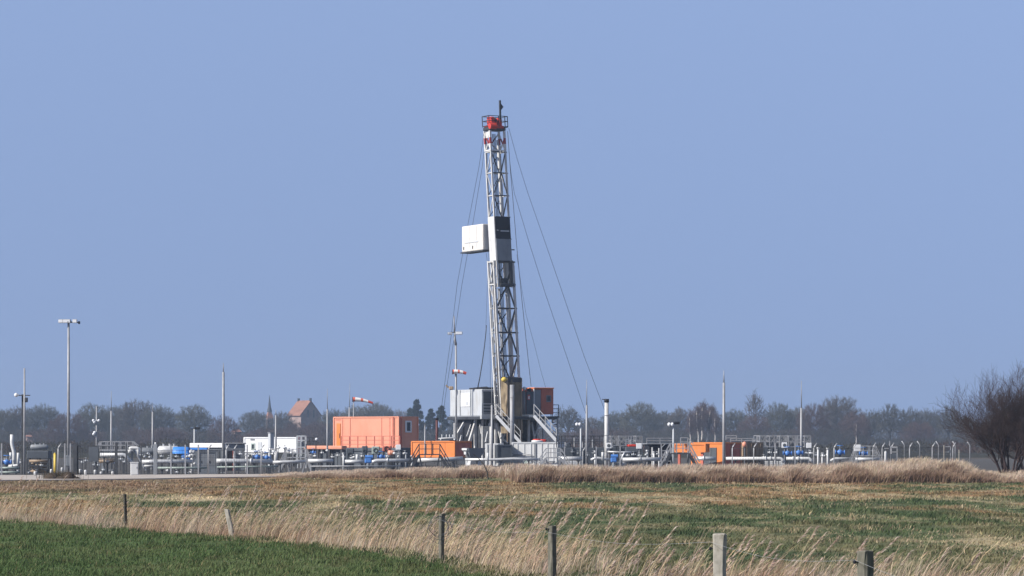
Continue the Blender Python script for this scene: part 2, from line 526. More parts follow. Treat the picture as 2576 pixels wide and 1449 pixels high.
# pasture this side of the ditch
n = 150000
y = 42 * (92 / 42) ** RNG.random(n)
x = -(RNG.random(n) * 1.04 - .04) * (y * .181 + 1.5)
keep = y < ditch_y(x) + .5
x, y = x[keep], y[keep]; n = len(x)
cl = fbm(x * 2.2, y * 1.1)
h = .03 + .05 * RNG.random(n) + .09 * sstep(.5, .7, cl)
c = field_colour(x, y)
st = RNG.random(n) < .035
c[st] = (.26, .22, .12)
V, Q, T = blades(x, y, np.full(n, -.01), h, .010 + .012 * RNG.random(n), (RNG.random(n) - .35) * h, (RNG.random(n) - .5) * h, jitter(c, .28))
tag(mesh_np('pasture_grass', V, Q, M['grass'], None, T), 'short lush green pasture grass in the near corner', 'grass', kind='stuff')

# reeds along the ditch
REED = np.array((.64, .535, .42)); REED2 = np.array((.50, .405, .305)); REDB = np.array((.40, .27, .185))
def along(n, lo=26, hi=104):
    yy = lo * (hi / lo) ** RNG.random(n)
    return ditch_x(yy), yy
n = 19000
bx, by = along(n, 33)
off = np.interp(by, [26, 45, 60, 75, 100], [.9, .95, .7, .4, .2]) + np.abs(RNG.normal(0, .5, n)) * np.interp(by, [26, 40, 60, 100], [2.6, 1.8, 1.2, 1.1])
loose = RNG.random(n) < .14
off[loose] = RNG.random(int(loose.sum())) * 1.1
x = bx + off * .93 + (RNG.random(n) - .5) * .5; y = by + off * .30
keep = (y > 40) | (RNG.random(n) < .4)
x, y, by, loose = x[keep], y[keep], by[keep], loose[keep]; n = len(x)
nb = 8500                                                  # side ditch running off to the right behind the near posts
xb = .4 + 10.5 * RNG.random(nb); yb = 45.2 - xb * .25 + RNG.normal(0, 1.5, nb)
x, y = np.concatenate([x, xb]), np.concatenate([y, yb]); by = np.concatenate([by, yb]); loose = np.concatenate([loose, np.zeros(nb, bool)]); n = len(x)
cl = fbm(x * .9 + 5, y * .45 + 8); cl3 = fbm(x * 2.6 + 15, y * 1.3 + 4)
h = np.interp(by, [26, 40, 60, 100], [.30, .32, .31, .38]) * (.35 + .75 * RNG.random(n)) * (.45 + 1.1 * sstep(.3, .7, cl)) * (.6 + .8 * sstep(.35, .65, cl3))
h[loose] *= .5
nearpost = (by < 47.6) & (x < 2.0)
h[nearpost] *= .32
h[(by < 49) & (x > 2.0)] *= .82
c = mixc(np.broadcast_to(REED, (n, 3)), np.broadcast_to(REED2, (n, 3)), RNG.random(n))
redz = sstep(.50, .62, fbm(x * .55 + 60, y * .4 + 12) + .12 * ((x > 1.2) & (x < 4) & (y < 46)))
c = mixc(c, np.broadcast_to(REDB, (n, 3)), redz * .8)
V1 = blades(x, y, np.full(n, -.10), h + .1, .007 + .012 * RNG.random(n), h * (.1 + .75 * RNG.random(n)), (RNG.random(n) - .5) * h * .7, jitter(c, .32), .2)
def stems(x, y, h, lx, pl_share, w0):
    n = len(x); ly = (RNG.random(n) - .5) * h * .3
    c = jitter(np.broadcast_to(np.array((.68, .53, .36)), (n, 3)), .25)
    out = [blades(x, y, np.full(n, -.08), h, np.full(n, w0), lx, ly, c, .1)]
    for sgn in (0, 1):                                    # a leaf or two on each stem
        f = .35 + .4 * RNG.random(n)
        out.append(blades(x + lx * f ** 1.6, y + ly * f ** 1.6, -.08 + h * f * .97, h * (.12 + .12 * RNG.random(n)), np.full(n, w0 * 1.2), h * (.12 + .2 * RNG.random(n)), (RNG.random(n) - .5) * .1, jitter(c, .2), .6))
    pl = RNG.random(n) < pl_share                         # feathery seed heads
    tx, ty, tz, hh_ = (x + lx)[pl], (y + ly)[pl], (-.08 + h * .95)[pl], lx[pl] / h[pl]
    k = 34
    tx, ty, tz, hh_ = [np.repeat(q, k) for q in (tx, ty, tz, hh_)]
    m = len(tx); u = RNG.random(m) * .27
    out.append(blades(tx - u * hh_ * 1.1, ty + (RNG.random(m) - .5) * .03, tz - u * .85, .03 + .08 * RNG.random(m), np.full(m, .020), .05 + .10 * RNG.random(m), (RNG.random(m) - .5) * .08,
                      jitter(np.broadcast_to(np.array((.62, .51, .43)), (m, 3)), .3), .9))
    return out
n = 1900
bx, by = along(n, 48)
off = .5 + np.abs(RNG.normal(0, .6, n)) * np.interp(by, [26, 60, 100], [2.2, 1.7, 1.6])
x = bx + off * .9; y = by + off * .3
h = .5 + .45 * RNG.random(n) ** 1.5
P1 = stems(x, y, h, h * (.25 + .4 * RNG.random(n)), .10, .011)
n = 280
x = 1.3 + 9 * RNG.random(n) ** 1.2; y = 45 - x * .25 + RNG.normal(0, 1.3, n)
h = .45 + .75 * RNG.random(n) ** 2
P2 = stems(x, y, h, h * (.3 + .55 * RNG.random(n)), .30, .011)
n = 150                                                    # few taller reeds scattered on the left and middle
bx, by = along(n, 48, 96); off = .8 + 2.2 * RNG.random(n)
x = bx + off * .9; y = by + off * .3
h = .8 + .55 * RNG.random(n)
P3 = stems(x, y, h, h * (.25 + .35 * RNG.random(n)), .75, .012)
V, Q, T = join([V1] + P1 + P2 + P3)
tag(mesh_np('ditch_reeds', V, Q, M['reed'], None, T), 'dry beige reeds and seed heads leaning right along the ditch and post fence', 'reeds', kind='stuff')

# reed and bramble bank in front of the plant
n = 120000
pxs = 640 + RNG.random(n) * 2000
front = np.interp(pxs, [640, 800, 1250, 1300, 2600], [170, 167, 165, 149, 147.5])
dd = 11 * RNG.random(n) ** 1.3 - .2
y = front + dd
x = X(pxs, y)
bh, _, _ = bank_profile(x, y)
cl = fbm(x * .35 + 40, y * .2 + 14); cl2 = fbm(x * 1.1, y * .5)
hh = np.interp(pxs, [640, 760, 1000, 1240, 1300, 1700, 2080, 2150, 2300, 2420, 2480, 2600], [.08, .28, .42, .48, .62, .60, .62, .70, .66, .60, .34, .36])
h = hh * (.55 + .55 * RNG.random(n)) * (.6 + .7 * sstep(.3, .65, cl2))
top = sstep(.8, 3.2, dd + (cl - .5) * 5 + (pxs < 1290) * .6)
c = mixc(np.broadcast_to(np.array((.40, .29, .21)), (n, 3)), np.broadcast_to(np.array((.64, .53, .42)), (n, 3)), top)
c = mixc(c, np.broadcast_to(np.array((.20, .125, .085)), (n, 3)), sstep(.56, .68, cl2) * .6 * (1 - top))
c = mixc(c, np.broadcast_to(np.array((.66, .55, .42)), (n, 3)), sstep(2200, 2280, pxs) * (1 - sstep(2400, 2460, pxs)) * sstep(3, 5, dd))
V, Q, T = blades(x, y, bh - .05, h, .022 + .03 * RNG.random(n), h * (RNG.random(n) * .7 - .1), (RNG.random(n) - .5) * h * .7, jitter(c, .28), .35)
tag(mesh_np('reed_bank', V, Q, M['reed'], None, T), 'bank of dry tan reeds and brown brambles in front of the plant', 'reeds', kind='stuff')


# ------------------------------------------------------------------ trees
def prisms(A, B, ra, rb):
    """three-sided tapering prisms from A to B"""
    d = B - A
    L = np.linalg.norm(d, axis=1, keepdims=True) + 1e-9
    d = d / L
    up = np.where(np.abs(d[:, 2:3]) > .9, np.array([[1., 0, 0]]), np.array([[0, 0, 1.]]))
    e = np.cross(d, up); e /= np.linalg.norm(e, axis=1, keepdims=True) + 1e-9
    g = np.cross(d, e)
    rows = []
    for P_, r in ((A, ra), (B, rb)):
        for k in range(3):
            a = 2 * PI * k / 3
            rows.append(P_ + (e * math.cos(a) + g * math.sin(a)) * r[:, None])
    V = np.stack(rows, 1).reshape(-1, 3)
    b = np.arange(len(A))[:, None] * 6
    Q = np.concatenate([b + np.array([[k, (k + 1) % 3, 3 + (k + 1) % 3, 3 + k]]) for k in range(3)], 1).reshape(-1, 4)
    return V, Q

def bend(A, B, ra, rb, rng, amt=.12):
    L = np.linalg.norm(B - A, axis=1, keepdims=True)
    Mid = (A + B) / 2 + rng.normal(0, amt, A.shape) * L * .6
    rm = (ra + rb) / 2
    return [(A, Mid, ra, rm), (Mid, B, rm, rb)]

def bare_tree_mesh(seed, H, R, base, N=380, tw=4, twl=.085, rt=.035, k2=48, col=(.115, .10, .088), flat=1.0, trunk_r=.28, narrow=0.0):
    """wide winter crown: trunk -> limbs -> branches -> fans of twigs; returns crown arrays and trunk arrays (height H, half width R)"""
    rng = np.random.default_rng(seed)
    th = rng.random(N) * 2 * PI; cz = rng.random(N) * 1.6 - .6; rr = rng.random(N) ** .34
    s = np.sqrt(np.clip(1 - cz * cz, 0, 1))
    lump = 1 + .10 * np.sin(th * 3 + seed) * np.cos(cz * 4 + seed * 1.7)
    hc = base + (H - base) * .42
    T = np.stack([np.cos(th) * s * rr * R * lump, np.sin(th) * s * rr * R * lump, hc + cz * rr * np.where(cz > 0, H - hc, (hc - base) / .6) * lump], 1)
    T[:, :2] *= (1 - narrow * np.clip((T[:, 2:3] - hc) / (H - hc), 0, 1))
    fork = np.array([0, 0, base * .8 + .6])
    K1 = fork + (T[rng.choice(N, 8, False)] - fork) * .42
    K2 = fork + (T[rng.choice(N, k2, False)] - fork) * .74
    near = lambda a, b: np.argmin(((a[:, None] - b[None]) ** 2).sum(-1), 1)
    i21, it2 = near(K2, K1), near(T, K2)
    segs = []
    one = lambda n, v: np.full(n, v)
    segs += bend(np.repeat(fork[None], 8, 0), K1, one(8, trunk_r * .62), one(8, trunk_r * .38), rng, .08)
    segs += bend(K1[i21], K2, one(k2, trunk_r * .34), one(k2, trunk_r * .2), rng)
    segs += bend(K2[it2], T, one(N, trunk_r * .16), one(N, rt * 1.1), rng)
    limbs = segs[:2]
    C = np.array([0, 0, hc - (H - hc) * .4])
    out = T - C; out /= np.linalg.norm(out, axis=1, keepdims=True)
    for _ in range(tw):
        A = T + rng.normal(0, .03, T.shape) * R
        d = out * .8 + rng.normal(0, .55, T.shape) + np.array([0, 0, .25])
        d /= np.linalg.norm(d, axis=1, keepdims=True)
        B = A + d * (H * twl * (.6 + .8 * rng.random((N, 1))))
        segs += bend(A, B, one(N, rt), one(N, rt * .45), rng, .15)
    A, B, ra, rb = [np.concatenate(z) for z in zip(*segs[2:])]
    V, Q = prisms(A, B, ra, rb)
    ns = len(A)
    t = np.clip(np.array(col) * (1 + (rng.random((ns, 1)) - .5) * .5), 0, 1)
    A2, B2, ra2, rb2 = [np.concatenate(z) for z in zip(*limbs)]
    tr = np.array([[0, 0, -.3]]), fork[None]
    A2 = np.concatenate([tr[0], A2]); B2 = np.concatenate([tr[1], B2])
    ra2 = np.concatenate([[trunk_r], ra2]); rb2 = np.concatenate([[trunk_r * .8], rb2])
    V2, Q2 = prisms(A2, B2, ra2, rb2)
    t2 = np.repeat(np.array([[.055, .048, .042]]), len(V2), 0)
    return (V, Q, np.repeat(t, 6, 0)), (V2, Q2, t2)

def proto_tree(name, arrays):
    root = bpy.data.objects.new(name, None); COL.objects.link(root)
    (V, Q, T), (V2, Q2, T2) = arrays
    mesh_np('crown', V, Q, M['twig'], root, T)
    mesh_np('trunk', V2, Q2, M['twig'], root, T2)
    root['fresh'] = 1
    return root

def place(root, px, top, d, H, R, half, label, cat, group=None, rz=None):
    """put a copy so that its top reaches photo row `top` and its half width `half` px"""
    if root.get('fresh'):
        o = root; del o['fresh']
    else:
        o = copy_tree(root)
    z0 = 0.0
    sc = (Z(top, d) - z0) / H
    sw = half * d / F / R
    o.location = (X(px, d), d, z0)
    o.scale = (sw, sw, sc)
    o.rotation_euler = (0, 0, random.random() * 6.28 if rz is None else rz)
    tag(o, label, cat, group)
    return o

DOME = [proto_tree('bare_tree', bare_tree_mesh(10 + i, 12, 6, 1.6 + .5 * (i % 3), N=900, tw=8, twl=.055, rt=.030, k2=64, col=c_)) for i, c_ in enumerate(
    [(.120, .118, .100), (.128, .114, .102), (.108, .112, .100), (.124, .124, .098)])]
BROWNB = [proto_tree('bare_bush', bare_tree_mesh(30 + i, 12, 6, .3, N=560, tw=8, rt=.030, col=(.120, .078, .070), trunk_r=.2)) for i in range(2)]
OPEN = [proto_tree('bare_tree', bare_tree_mesh(50 + i, 12, 4.6, 3.6, N=380, tw=8, twl=.07, rt=.030, col=(.100, .098, .086), trunk_r=.40)) for i in range(2)]
WISP = proto_tree('wispy_tree', bare_tree_mesh(70, 12, 3.0, 2.0, N=150, tw=4, twl=.12, col=(.12, .105, .095), narrow=.4))

DT = 'tree'
TL = 'bare trees of the far tree line'
trees = [  # prototype, photo x, top row, half width, distance, label
    (DOME[0], 4, 1027, 36, 880, 'bare domed tree cut by the left edge of the photo'),
    (DOME[1], 50, 1021, 34, 905, 'bare round-crowned tree behind the pole with camera arms'),
    (DOME[2], 108, 1016, 44, 890, 'broad bare dome tree between camera pole and tall floodlight mast'),
    (BROWNB[0], 170, 1038, 44, 840, 'low reddish brown bare tree behind the tall floodlight mast'),
    (DOME[3], 232, 1013, 40, 900, 'bare dome tree behind the short pole with small lamps'),
    (DOME[0], 290, 1018, 42, 930, 'bare tree behind the grey walkway railing'),
    (DOME[1], 345, 1005, 46, 900, 'tallest grey bare tree left of the blue tank'),
    (DOME[2], 402, 1018, 42, 890, 'bare tree above the pale vessel beside the blue tank'),
    (DOME[3], 487, 1016, 42, 880, 'stand-alone round bare tree with lit limbs above the blue tank'),
    (BROWNB[1], 562, 1044, 34, 850, 'dark brown round bush behind the tallest left lightning rod'),
    (DOME[0], 640, 1031, 38, 1000, 'olive grey bare tree left of the church tower'),
    (DOME[1], 712, 1034, 28, 1010, 'bare tree between church tower and church gable'),
    (BROWNB[0], 745, 1062, 34, 880, 'low brown bare tree below the church roof'),
    (BROWNB[1], 802, 1060, 32, 870, 'low brown bare tree below the brick gable'),
    (DOME[2], 838, 1028, 34, 980, 'bare tree right of the church gable'),
    (DOME[3], 893, 1018, 38, 950, 'bare tree behind the large windsock pole'),
    (DOME[0], 948, 1010, 44, 940, 'broad bare tree behind the tip of the large windsock'),
    (DOME[1], 1000, 1030, 36, 960, 'bare tree above the right end of the large salmon container'),
    (DOME[2], 1175, 1030, 44, 930, 'bare tree behind the rig floor legs'),
    (DOME[3], 1245, 1026, 44, 940, 'bare tree behind the foot of the drilling mast'),
    (DOME[0], 1330, 1026, 44, 930, 'bare tree behind the rig cabin stairs'),
    (OPEN[0], 1428, 1019, 32, 880, 'pale open bare tree right of the rig cabin balcony'),
    (DOME[1], 1482, 1048, 34, 950, 'low bare tree behind the thin pole right of the rig'),
    (DOME[2], 1548, 1034, 36, 930, 'bare tree behind the capped flare stack'),
    (DOME[3], 1610, 1010, 44, 910, 'tall rounded bare tree right of the flare stack'),
    (DOME[0], 1668, 1032, 36, 930, 'bare tree behind the small twin floodlight'),
    (DOME[1], 1716, 1024, 34, 920, 'bare tree right of the small twin floodlight'),
    (BROWNB[0], 1775, 1018, 38, 860, 'dark brown bare tree rising behind the pale birch stems'),
    (DOME[2], 1846, 1028, 36, 900, 'bare tree behind the tall right lightning rod'),
    (BROWNB[1], 1900, 1044, 36, 870, 'brown bare tree below the wispy tall tree'),
    (WISP, 1898, 983, 26, 880, 'wispy sparse tree sticking out above the tree line'),
    (DOME[3], 1958, 1011, 36, 900, 'bare dome tree right of the wispy tall tree'),
    (DOME[0], 2008, 1022, 32, 910, 'bare tree behind the thin rod above the grey cages'),
    (BROWNB[0], 2046, 1014, 36, 850, 'dark purple brown bare tree right of the cages rod'),
    (DOME[1], 2112, 995, 50, 880, 'largest and highest bare tree on the right side'),
    (BROWNB[1], 2150, 1035, 36, 850, 'brown bare tree in front of the largest right tree'),
    (OPEN[0], 2190, 1028, 32, 900, 'bare tree right of the largest right tree'),
    (OPEN[1], 2238, 1017, 34, 870, 'open bare tree with visible stem above the dark meter cabinet'),
    (OPEN[0], 2290, 1022, 32, 880, 'open bare tree with dark stem above the reed hump'),
    (OPEN[0], 2335, 1024, 32, 910, 'dense grey bare tree above the paired bent posts'),
    (OPEN[1], 2386, 1021, 34, 880, 'open bare tree with tall trunk left of the near shrub'),
    (DOME[0], 2430, 1044, 32, 900, 'low grey bare tree half hidden by the near shrub'),
    (DOME[1], 2520, 1034, 46, 910, 'far bare tree behind the near shrub at the right edge'),
    (BROWNB[0], 420, 1074, 40, 830, 'low brown thicket tree behind the blue tank'),
    (BROWNB[1], 2310, 1060, 36, 850, 'small reddish bare tree under the open trees on the right'),
]
for pr, px, top, half, d, lab in trees:
    R_ = 3.0 if pr is WISP else (4.6 if pr in OPEN else 6)
    place(pr, px, top, d, 12.4, R_, half * (1.05 if pr in OPEN else 1.2), lab, DT, TL)

# birch group
def birch(seed):
    rng = np.random.default_rng(seed)
    root = bpy.data.objects.new('birch_tree', None); COL.objects.link(root)
    b = MB()
    pts = [(0, 0, -.2), (.2, 0, 3), (.1 + rng.normal(0, .2), 0, 6), (.5 + rng.normal(0, .3), 0, 9.6)]
    b.tube(pts, .27, 6, .10)
    b.build('trunk', M['birch'], root)
    N = 130
    t = rng.random(N)
    A = np.stack([.2 + .3 * t + rng.normal(0, .05, N), rng.normal(0, .05, N), 3.4 + 6.4 * t], 1)
    d = rng.normal(0, 1, (N, 3)); d[:, 2] = np.abs(d[:, 2]) + .7; d /= np.linalg.norm(d, axis=1, keepdims=True)
    B = A + d * (1.9 - 1.1 * t)[:, None]
    segs = bend(A, B, np.full(N, .04), np.full(N, .03), rng)
    for _ in range(5):
        f = rng.random((N, 1)); A2 = A + (B - A) * (.35 + .65 * f)
        d2 = d + rng.normal(0, .6, d.shape); B2 = A2 + d2 * .8
        segs += bend(A2, B2, np.full(N, .03), np.full(N, .014), rng)
    A, B, ra, rb = [np.concatenate(z) for z in zip(*segs)]
    V, Q = prisms(A, B, ra, rb)
    mesh_np('crown', V, Q, M['twig'], root, np.repeat(np.array([[.13, .09, .085]]), len(V), 0))
    return root
bt = birch(5)
for i, (px, top, d, ry, lab) in enumerate([
        (1736, 1040, 800, -.02, 'pale birch stem farthest left above the orange block'),
        (1757, 1022, 800, -.06, 'pale birch leaning left beside the tallest birch'),
        (1764, 1012, 805, .02, 'tallest pale birch stem in the middle of the birch group'),
        (1775, 1020, 802, .12, 'pale birch leaning right in the birch group'),
        (1798, 1042, 800, .0, 'pale birch stem farthest right in the birch group'),
        (2153, 1060, 820, .02, 'pale twin birch stem under the largest right tree')]):
    o = bt if i == 0 else copy_tree(bt)
    s = Z(top, d) / 10.8
    o.location = (X(px, d), d, 0); o.scale = (s, s, s); o.rotation_euler = (0, ry, i * .0)
    tag(o, lab, 'tree', 'birches at the wood edge')

# evergreens near the rig
def fir(seed, H=10, R=2.6):
    rng = np.random.default_rng(seed)
    root = bpy.data.objects.new('pine_tree', None); COL.objects.link(root)
    MB().tube([(0, 0, -.2), (0, 0, H * .95)], .2, 6, .03).build('trunk', M['bark'], root)
    A, B = [], []
    for k in range(46):                                   # clumped boughs, wide below, ragged above
        t = rng.random() ** .8
        a = rng.random() * 2 * PI
        rad = R * (1.02 - t) ** .6 * rng.random() ** .5
        c = np.array([math.cos(a) * rad, math.sin(a) * rad, .6 + t * (H - 1.1)])
        m = 150; q = rng.normal(0, 1, (m, 3)); q /= np.linalg.norm(q, axis=1, keepdims=True)
        p = c + q * np.array([.62, .62, .42]) * (.9 - .35 * t) * (.5 + .5 * rng.random((m, 1)))
        A.append(p); B.append(p + (q + rng.normal(0, .4, (m, 3)) + np.array([0, 0, .3])) * .3)
    A, B = np.concatenate(A), np.concatenate(B); N = len(A)
    V, Q = prisms(A, B, np.full(N, .09), np.full(N, .03))
    T = np.clip(np.array([[.020, .038, .032]]) * (1 + (rng.random((N, 1)) - .5) * .6), 0, 1)
    mesh_np('crown', V, Q, M['twig'], root, np.repeat(T, 6, 0))
    root['fresh'] = 1
    return root
FIR = fir(3)
for px, top, half, d, lab in [(1048, 1002, 27, 860, 'tallest dark evergreen right of the large salmon container'),
                              (1084, 1026, 24, 865, 'small dark evergreen between the two taller evergreens'),
                              (1110, 1018, 26, 870, 'dark evergreen beside the left corner of the rig container'),
                              (1030, 1024, 18, 880, 'low dark evergreen touching the salmon container roof')]:
    place(FIR, px, top, d, 10.2, 2.6, half, lab, 'tree', 'evergreens beside the rig')
place(FIR, 318, 1010, 920, 10.2, 2.6, 9, 'thin dark evergreen tip among the left bare trees', 'tree', 'evergreens beside the rig')

# brush at the wood's foot
n = 90000
pxs = -120 + RNG.random(n) * 2820
y = 835 + 75 * RNG.random(n)
x = X(pxs, y)
nh = fbm(pxs * .012 + 7, y * .01)
z = RNG.random(n) ** 1.15 * (2.2 + 3.7 * nh) * np.interp(pxs, [2150, 2200, 2420, 2460], [1, .30, .30, .8]) * np.interp(pxs, [560, 590, 610, 640], [1, .7, .7, 1])
A = np.stack([x, y, z], 1)
d = RNG.normal(0, .55, (n, 3)); d[:, 2] = np.abs(d[:, 2]) + .35
B = A + d * 1.0
n2 = 20000                                                  # farther belt seen under the open crowns, and a low hedge nearer than the wood
px2 = 2080 + RNG.random(n2) * 600; y2 = 985 + 70 * RNG.random(n2)
A2 = np.stack([X(px2, y2), y2, RNG.random(n2) ** 1.1 * (5.0 + 4.0 * fbm(px2 * .012 + 70, y2 * .01))], 1)
n3 = 20000
px3 = -120 + RNG.random(n3) * 2820; y3 = 430 + 60 * RNG.random(n3)
A3 = np.stack([X(px3, y3), y3, RNG.random(n3) * (.5 + 2.2 * fbm(px3 * .02 + 30, y3 * .02) ** 1.5)], 1)
d2 = RNG.normal(0, .55, (n2, 3)); d2[:, 2] = np.abs(d2[:, 2]) + .35
d3 = RNG.normal(0, .3, (n3, 3)); d3[:, 2] = np.abs(d3[:, 2]) + .15
A = np.concatenate([A, A2, A3]); B = np.concatenate([B, A2 + d2 * 1.1, A3 + d3 * .8]); pxs = np.concatenate([pxs, px2, px3]); y = np.concatenate([y, y2, y3]); n = len(A)
V, Q = prisms(A, B, np.full(n, .06), np.full(n, .025))
cb = mixc(np.broadcast_to(np.array((.070, .068, .060)), (n, 3)), np.broadcast_to(np.array((.095, .064, .056)), (n, 3)), sstep(.45, .62, fbm(pxs * .01 + 70, y * .02)))
tag(mesh_np('far_brush', V, Q, M['twig'], None, np.repeat(jitter(cb, .3), 6, 0)), 'grey brown brush along the foot of the far wood', 'brush', kind='stuff')

# near shrub at the right edge
def shrub(root, seed, H, stems, spread, depth0=4, rt=.013, col=(.055, .042, .040)):
    rng = np.random.default_rng(seed)
    seg = []; trunk = []
    def grow(p, d, L, r, lev):
        n_ = 4
        for i in range(n_):
            d2 = (d + rng.normal(0, .10, 3) + np.array([0, 0, .05])); d2 /= np.linalg.norm(d2)
            q = p + d2 * L / n_
            r2 = max(r * (1 - .16 * (i + 1) / n_ * 2), rt * .5)
            (trunk if lev == 0 else seg).append((p, q, r, r2))
            if lev < depth0 and (i > 0 or lev > 0):
                for _ in range(2 if lev < 2 else (2 if lev == 2 and rng.random() < .5 else 1)):
                    side = rng.normal(0, 1, 3); side -= d2 * side.dot(d2); side /= np.linalg.norm(side)
                    dn = d2 * .66 + side * (.62 if lev else .78) + np.array([0, 0, .20]); dn /= np.linalg.norm(dn)
                    grow(q, dn, L * (.50 + .18 * rng.random()), max(r2 * .5, rt), lev + 1)
            p, d, r = q, d2, r2
    for k in range(stems):
        a = 2 * PI * k / stems + rng.normal(0, .3); s_ = spread * (.15 + .85 * rng.random())
        d = np.array([math.cos(a) * s_, math.sin(a) * s_, 1.0]); d /= np.linalg.norm(d)
        grow(np.array([math.cos(a) * .22, math.sin(a) * .22, -.1]), d, H * (.50 + .16 * rng.random()) * (1.15 - .25 * s_ / spread), .075, 0)
    for nm, sg in (('crown', seg), ('stems', trunk)):
        A = np.array([q[0] for q in sg]); B = np.array([q[1] for q in sg]); ra = np.array([q[2] for q in sg]); rb = np.array([q[3] for q in sg])
        V, Q = prisms(A, B, ra, rb)
        T = np.clip(np.array([col]) * (1 + (rng.random((len(A), 1)) - .5) * .5), 0, 1)
        mesh_np(nm, V, Q, M['twig'], root, np.repeat(T, 6, 0))
    return root
o = thing('bare_shrub', (X(2536, 154), 154, .0), 'large near bare shrub with many stems at the right edge', 'shrub')
shrub(o, 4, 4.9, 10, .58, 4, .0052, (.070, .050, .048))
o = thing('bare_shrub', (X(2592, 158), 158, .0), 'second bare shrub cut by the right edge behind the large shrub', 'shrub')
shrub(o, 9, 4.2, 6, .6, 4, .0050, (.070, .050, .048))
# leaning dead sapling on the bank in front of the grey skip
o = thing('bare_sapling', (X(1228, 160), 160, .0), 'dark bare sapling leaning left on the bank before the grey skip', 'sapling')
mb = MB((o.location.x, 160, 0))
mb.tube([(0, 0, 0), (-.06, 0, .45), (-.22, 0, .82), (-.50, .05, 1.15), (-.82, .05, 1.42)], .05, 6, .014)
mb.build('stem', M['darkwood'], o)
mb = MB((o.location.x, 160, 0))
for a, b in (((-.1, 0, .55), (-.05, 0, 1.05)), ((-.22, 0, .82), (-.28, .1, 1.3)), ((-.4, .04, 1.05), (-.62, -.1, 1.1)), ((-.05, 0, .4), (.12, 0, .8))):
    mb.tube([a, ((a[0] + b[0]) / 2 + .02, 0, (a[2] + b[2]) / 2), b], .014, 4, .006)
mb.build('twigs', M['darkwood'], o)


# ------------------------------------------------------------------ church and village roofs far behind the wood
d = 1080
k = d / F
o = thing('church_tower', (X(678, d), d, 0), 'red brick church tower with a dark pointed spire', 'church tower')
mb = MB(o.location, .4); w = 7.5 * k
mb.box((-w, -w, 0), (w, w, Z(1052, d)))
mb.build('wall', M['brick'], o)
mb = MB(o.location, .4); zt = Z(1052, d); ws = 10.5 * k * .8
mb.add([(-ws, -ws, zt), (ws, -ws, zt), (ws, ws, zt), (-ws, ws, zt), (-w * .55, -w * .55, Z(1036, d)), (w * .55, -w * .55, Z(1036, d)), (w * .55, w * .55, Z(1036, d)), (-w * .55, w * .55, Z(1036, d))],
       [(3, 2, 1, 0), (4, 5, 6, 7), (0, 1, 5, 4), (1, 2, 6, 5), (2, 3, 7, 6), (3, 0, 4, 7)])
mb.build('roof', M['tile'], o)
mb = MB(o.location, .4)
mb.tube([(0, 0, Z(1036, d) + .003), (0, 0, Z(1022, d)), (0, 0, Z(994, d))], 7.0 * k, 8, .06)
mb.build('spire', M['spire'], o)
for sx in (-.35, .35):
    mb = MB(o.location, .4); mb.box((sx * w - .28, -w - .06, Z(1080, d)), (sx * w + .28, -w + .05, Z(1064, d)))
    mb.build('louvre', M['slate'], o)

d = 1020; k = d / F
o = thing('church_nave', (X(768, d), d, 0), 'brick church nave with steep red tiled roof and gable', 'church')
th = math.radians(52)
c0 = Vector((X(757, d), d, 0))                     # near corner: eaves side to the left, gable to the right
aw, bl = 50 * k / math.cos(th) * .92, 34 * k / math.sin(th)
ze, zr = Z(1043, d), Z(1009, d)
mb = MB(c0, th)
mb.add([(0, 0, 0), (aw, 0, 0), (aw, bl, 0), (0, bl, 0), (0, 0, ze), (aw, 0, ze), (aw, bl, ze), (0, bl, ze), (aw / 2, 0, zr), (aw / 2, bl, zr)],
       [(0, 1, 5, 8, 4), (2, 3, 7, 9, 6), (0, 4, 7, 3), (1, 2, 6, 5)])
mb.build('wall', M['brick'], o)
mb = MB(c0, th)
e = .5
for s_ in (0, 1):
    x0, x1 = (-e, aw / 2) if s_ == 0 else (aw + e, aw / 2)
    za = ze - e * (zr - ze) / (aw / 2)
    mb.add([(x0, -.1, za), (x1, -.1, zr), (x1, bl + .3, zr), (x0, bl + .3, za), (x0, -.1, za + .3), (x1, -.1, zr + .3), (x1, bl + .3, zr + .3), (x0, bl + .3, za + .3)],
           [(0, 1, 2, 3), (4, 5, 6, 7), (0, 1, 5, 4), (1, 2, 6, 5), (2, 3, 7, 6), (3, 0, 4, 7)])
mb.build('roof', M['tile'], o)
for b_ in (.2, bl - .2):
    mb = MB(c0, th); mb.bevbox((aw / 2 - .35, b_ - .3, zr), (aw / 2 + .35, b_ + .3, zr + 1.1)); mb.build('finial', M['spire'], o)
for a_ in (.36, .64):
    mb = MB(c0, th); mb.bevbox((aw * a_ - .45, -.05, ze - 1.0), (aw * a_ + .45, .1, ze + 1.6)); mb.build('window', M['slate'], o)

def cottage(px, ytop, half, d, lab):
    k = d / F
    o = thing('cottage', (X(px, d), d, 0), lab, 'house')
    w, zt = half * k, Z(ytop, d); ze = zt - w * .8
    mb = MB(o.location, .25); mb.box((-w, 0, 0), (w, 6, ze)); mb.build('wall', M['brick'], o)
    mb = MB(o.location, .25); mb.add([(-w - .3, -.3, ze + .004), (w + .3, -.3, ze + .004), (w + .3, 6.3, ze + .004), (-w - .3, 6.3, ze + .004), (-w, 3, zt), (w, 3, zt)],
                                [(3, 2, 1, 0), (0, 1, 5, 4), (2, 3, 4, 5), (1, 2, 5), (3, 0, 4)])
    mb.build('roof', M['tile'], o)
cottage(598, 1080, 8, 900, 'small red roofed house peeping out behind the grey shed')
cottage(75, 1094, 6, 840, 'low red roofed house behind the camera pole')


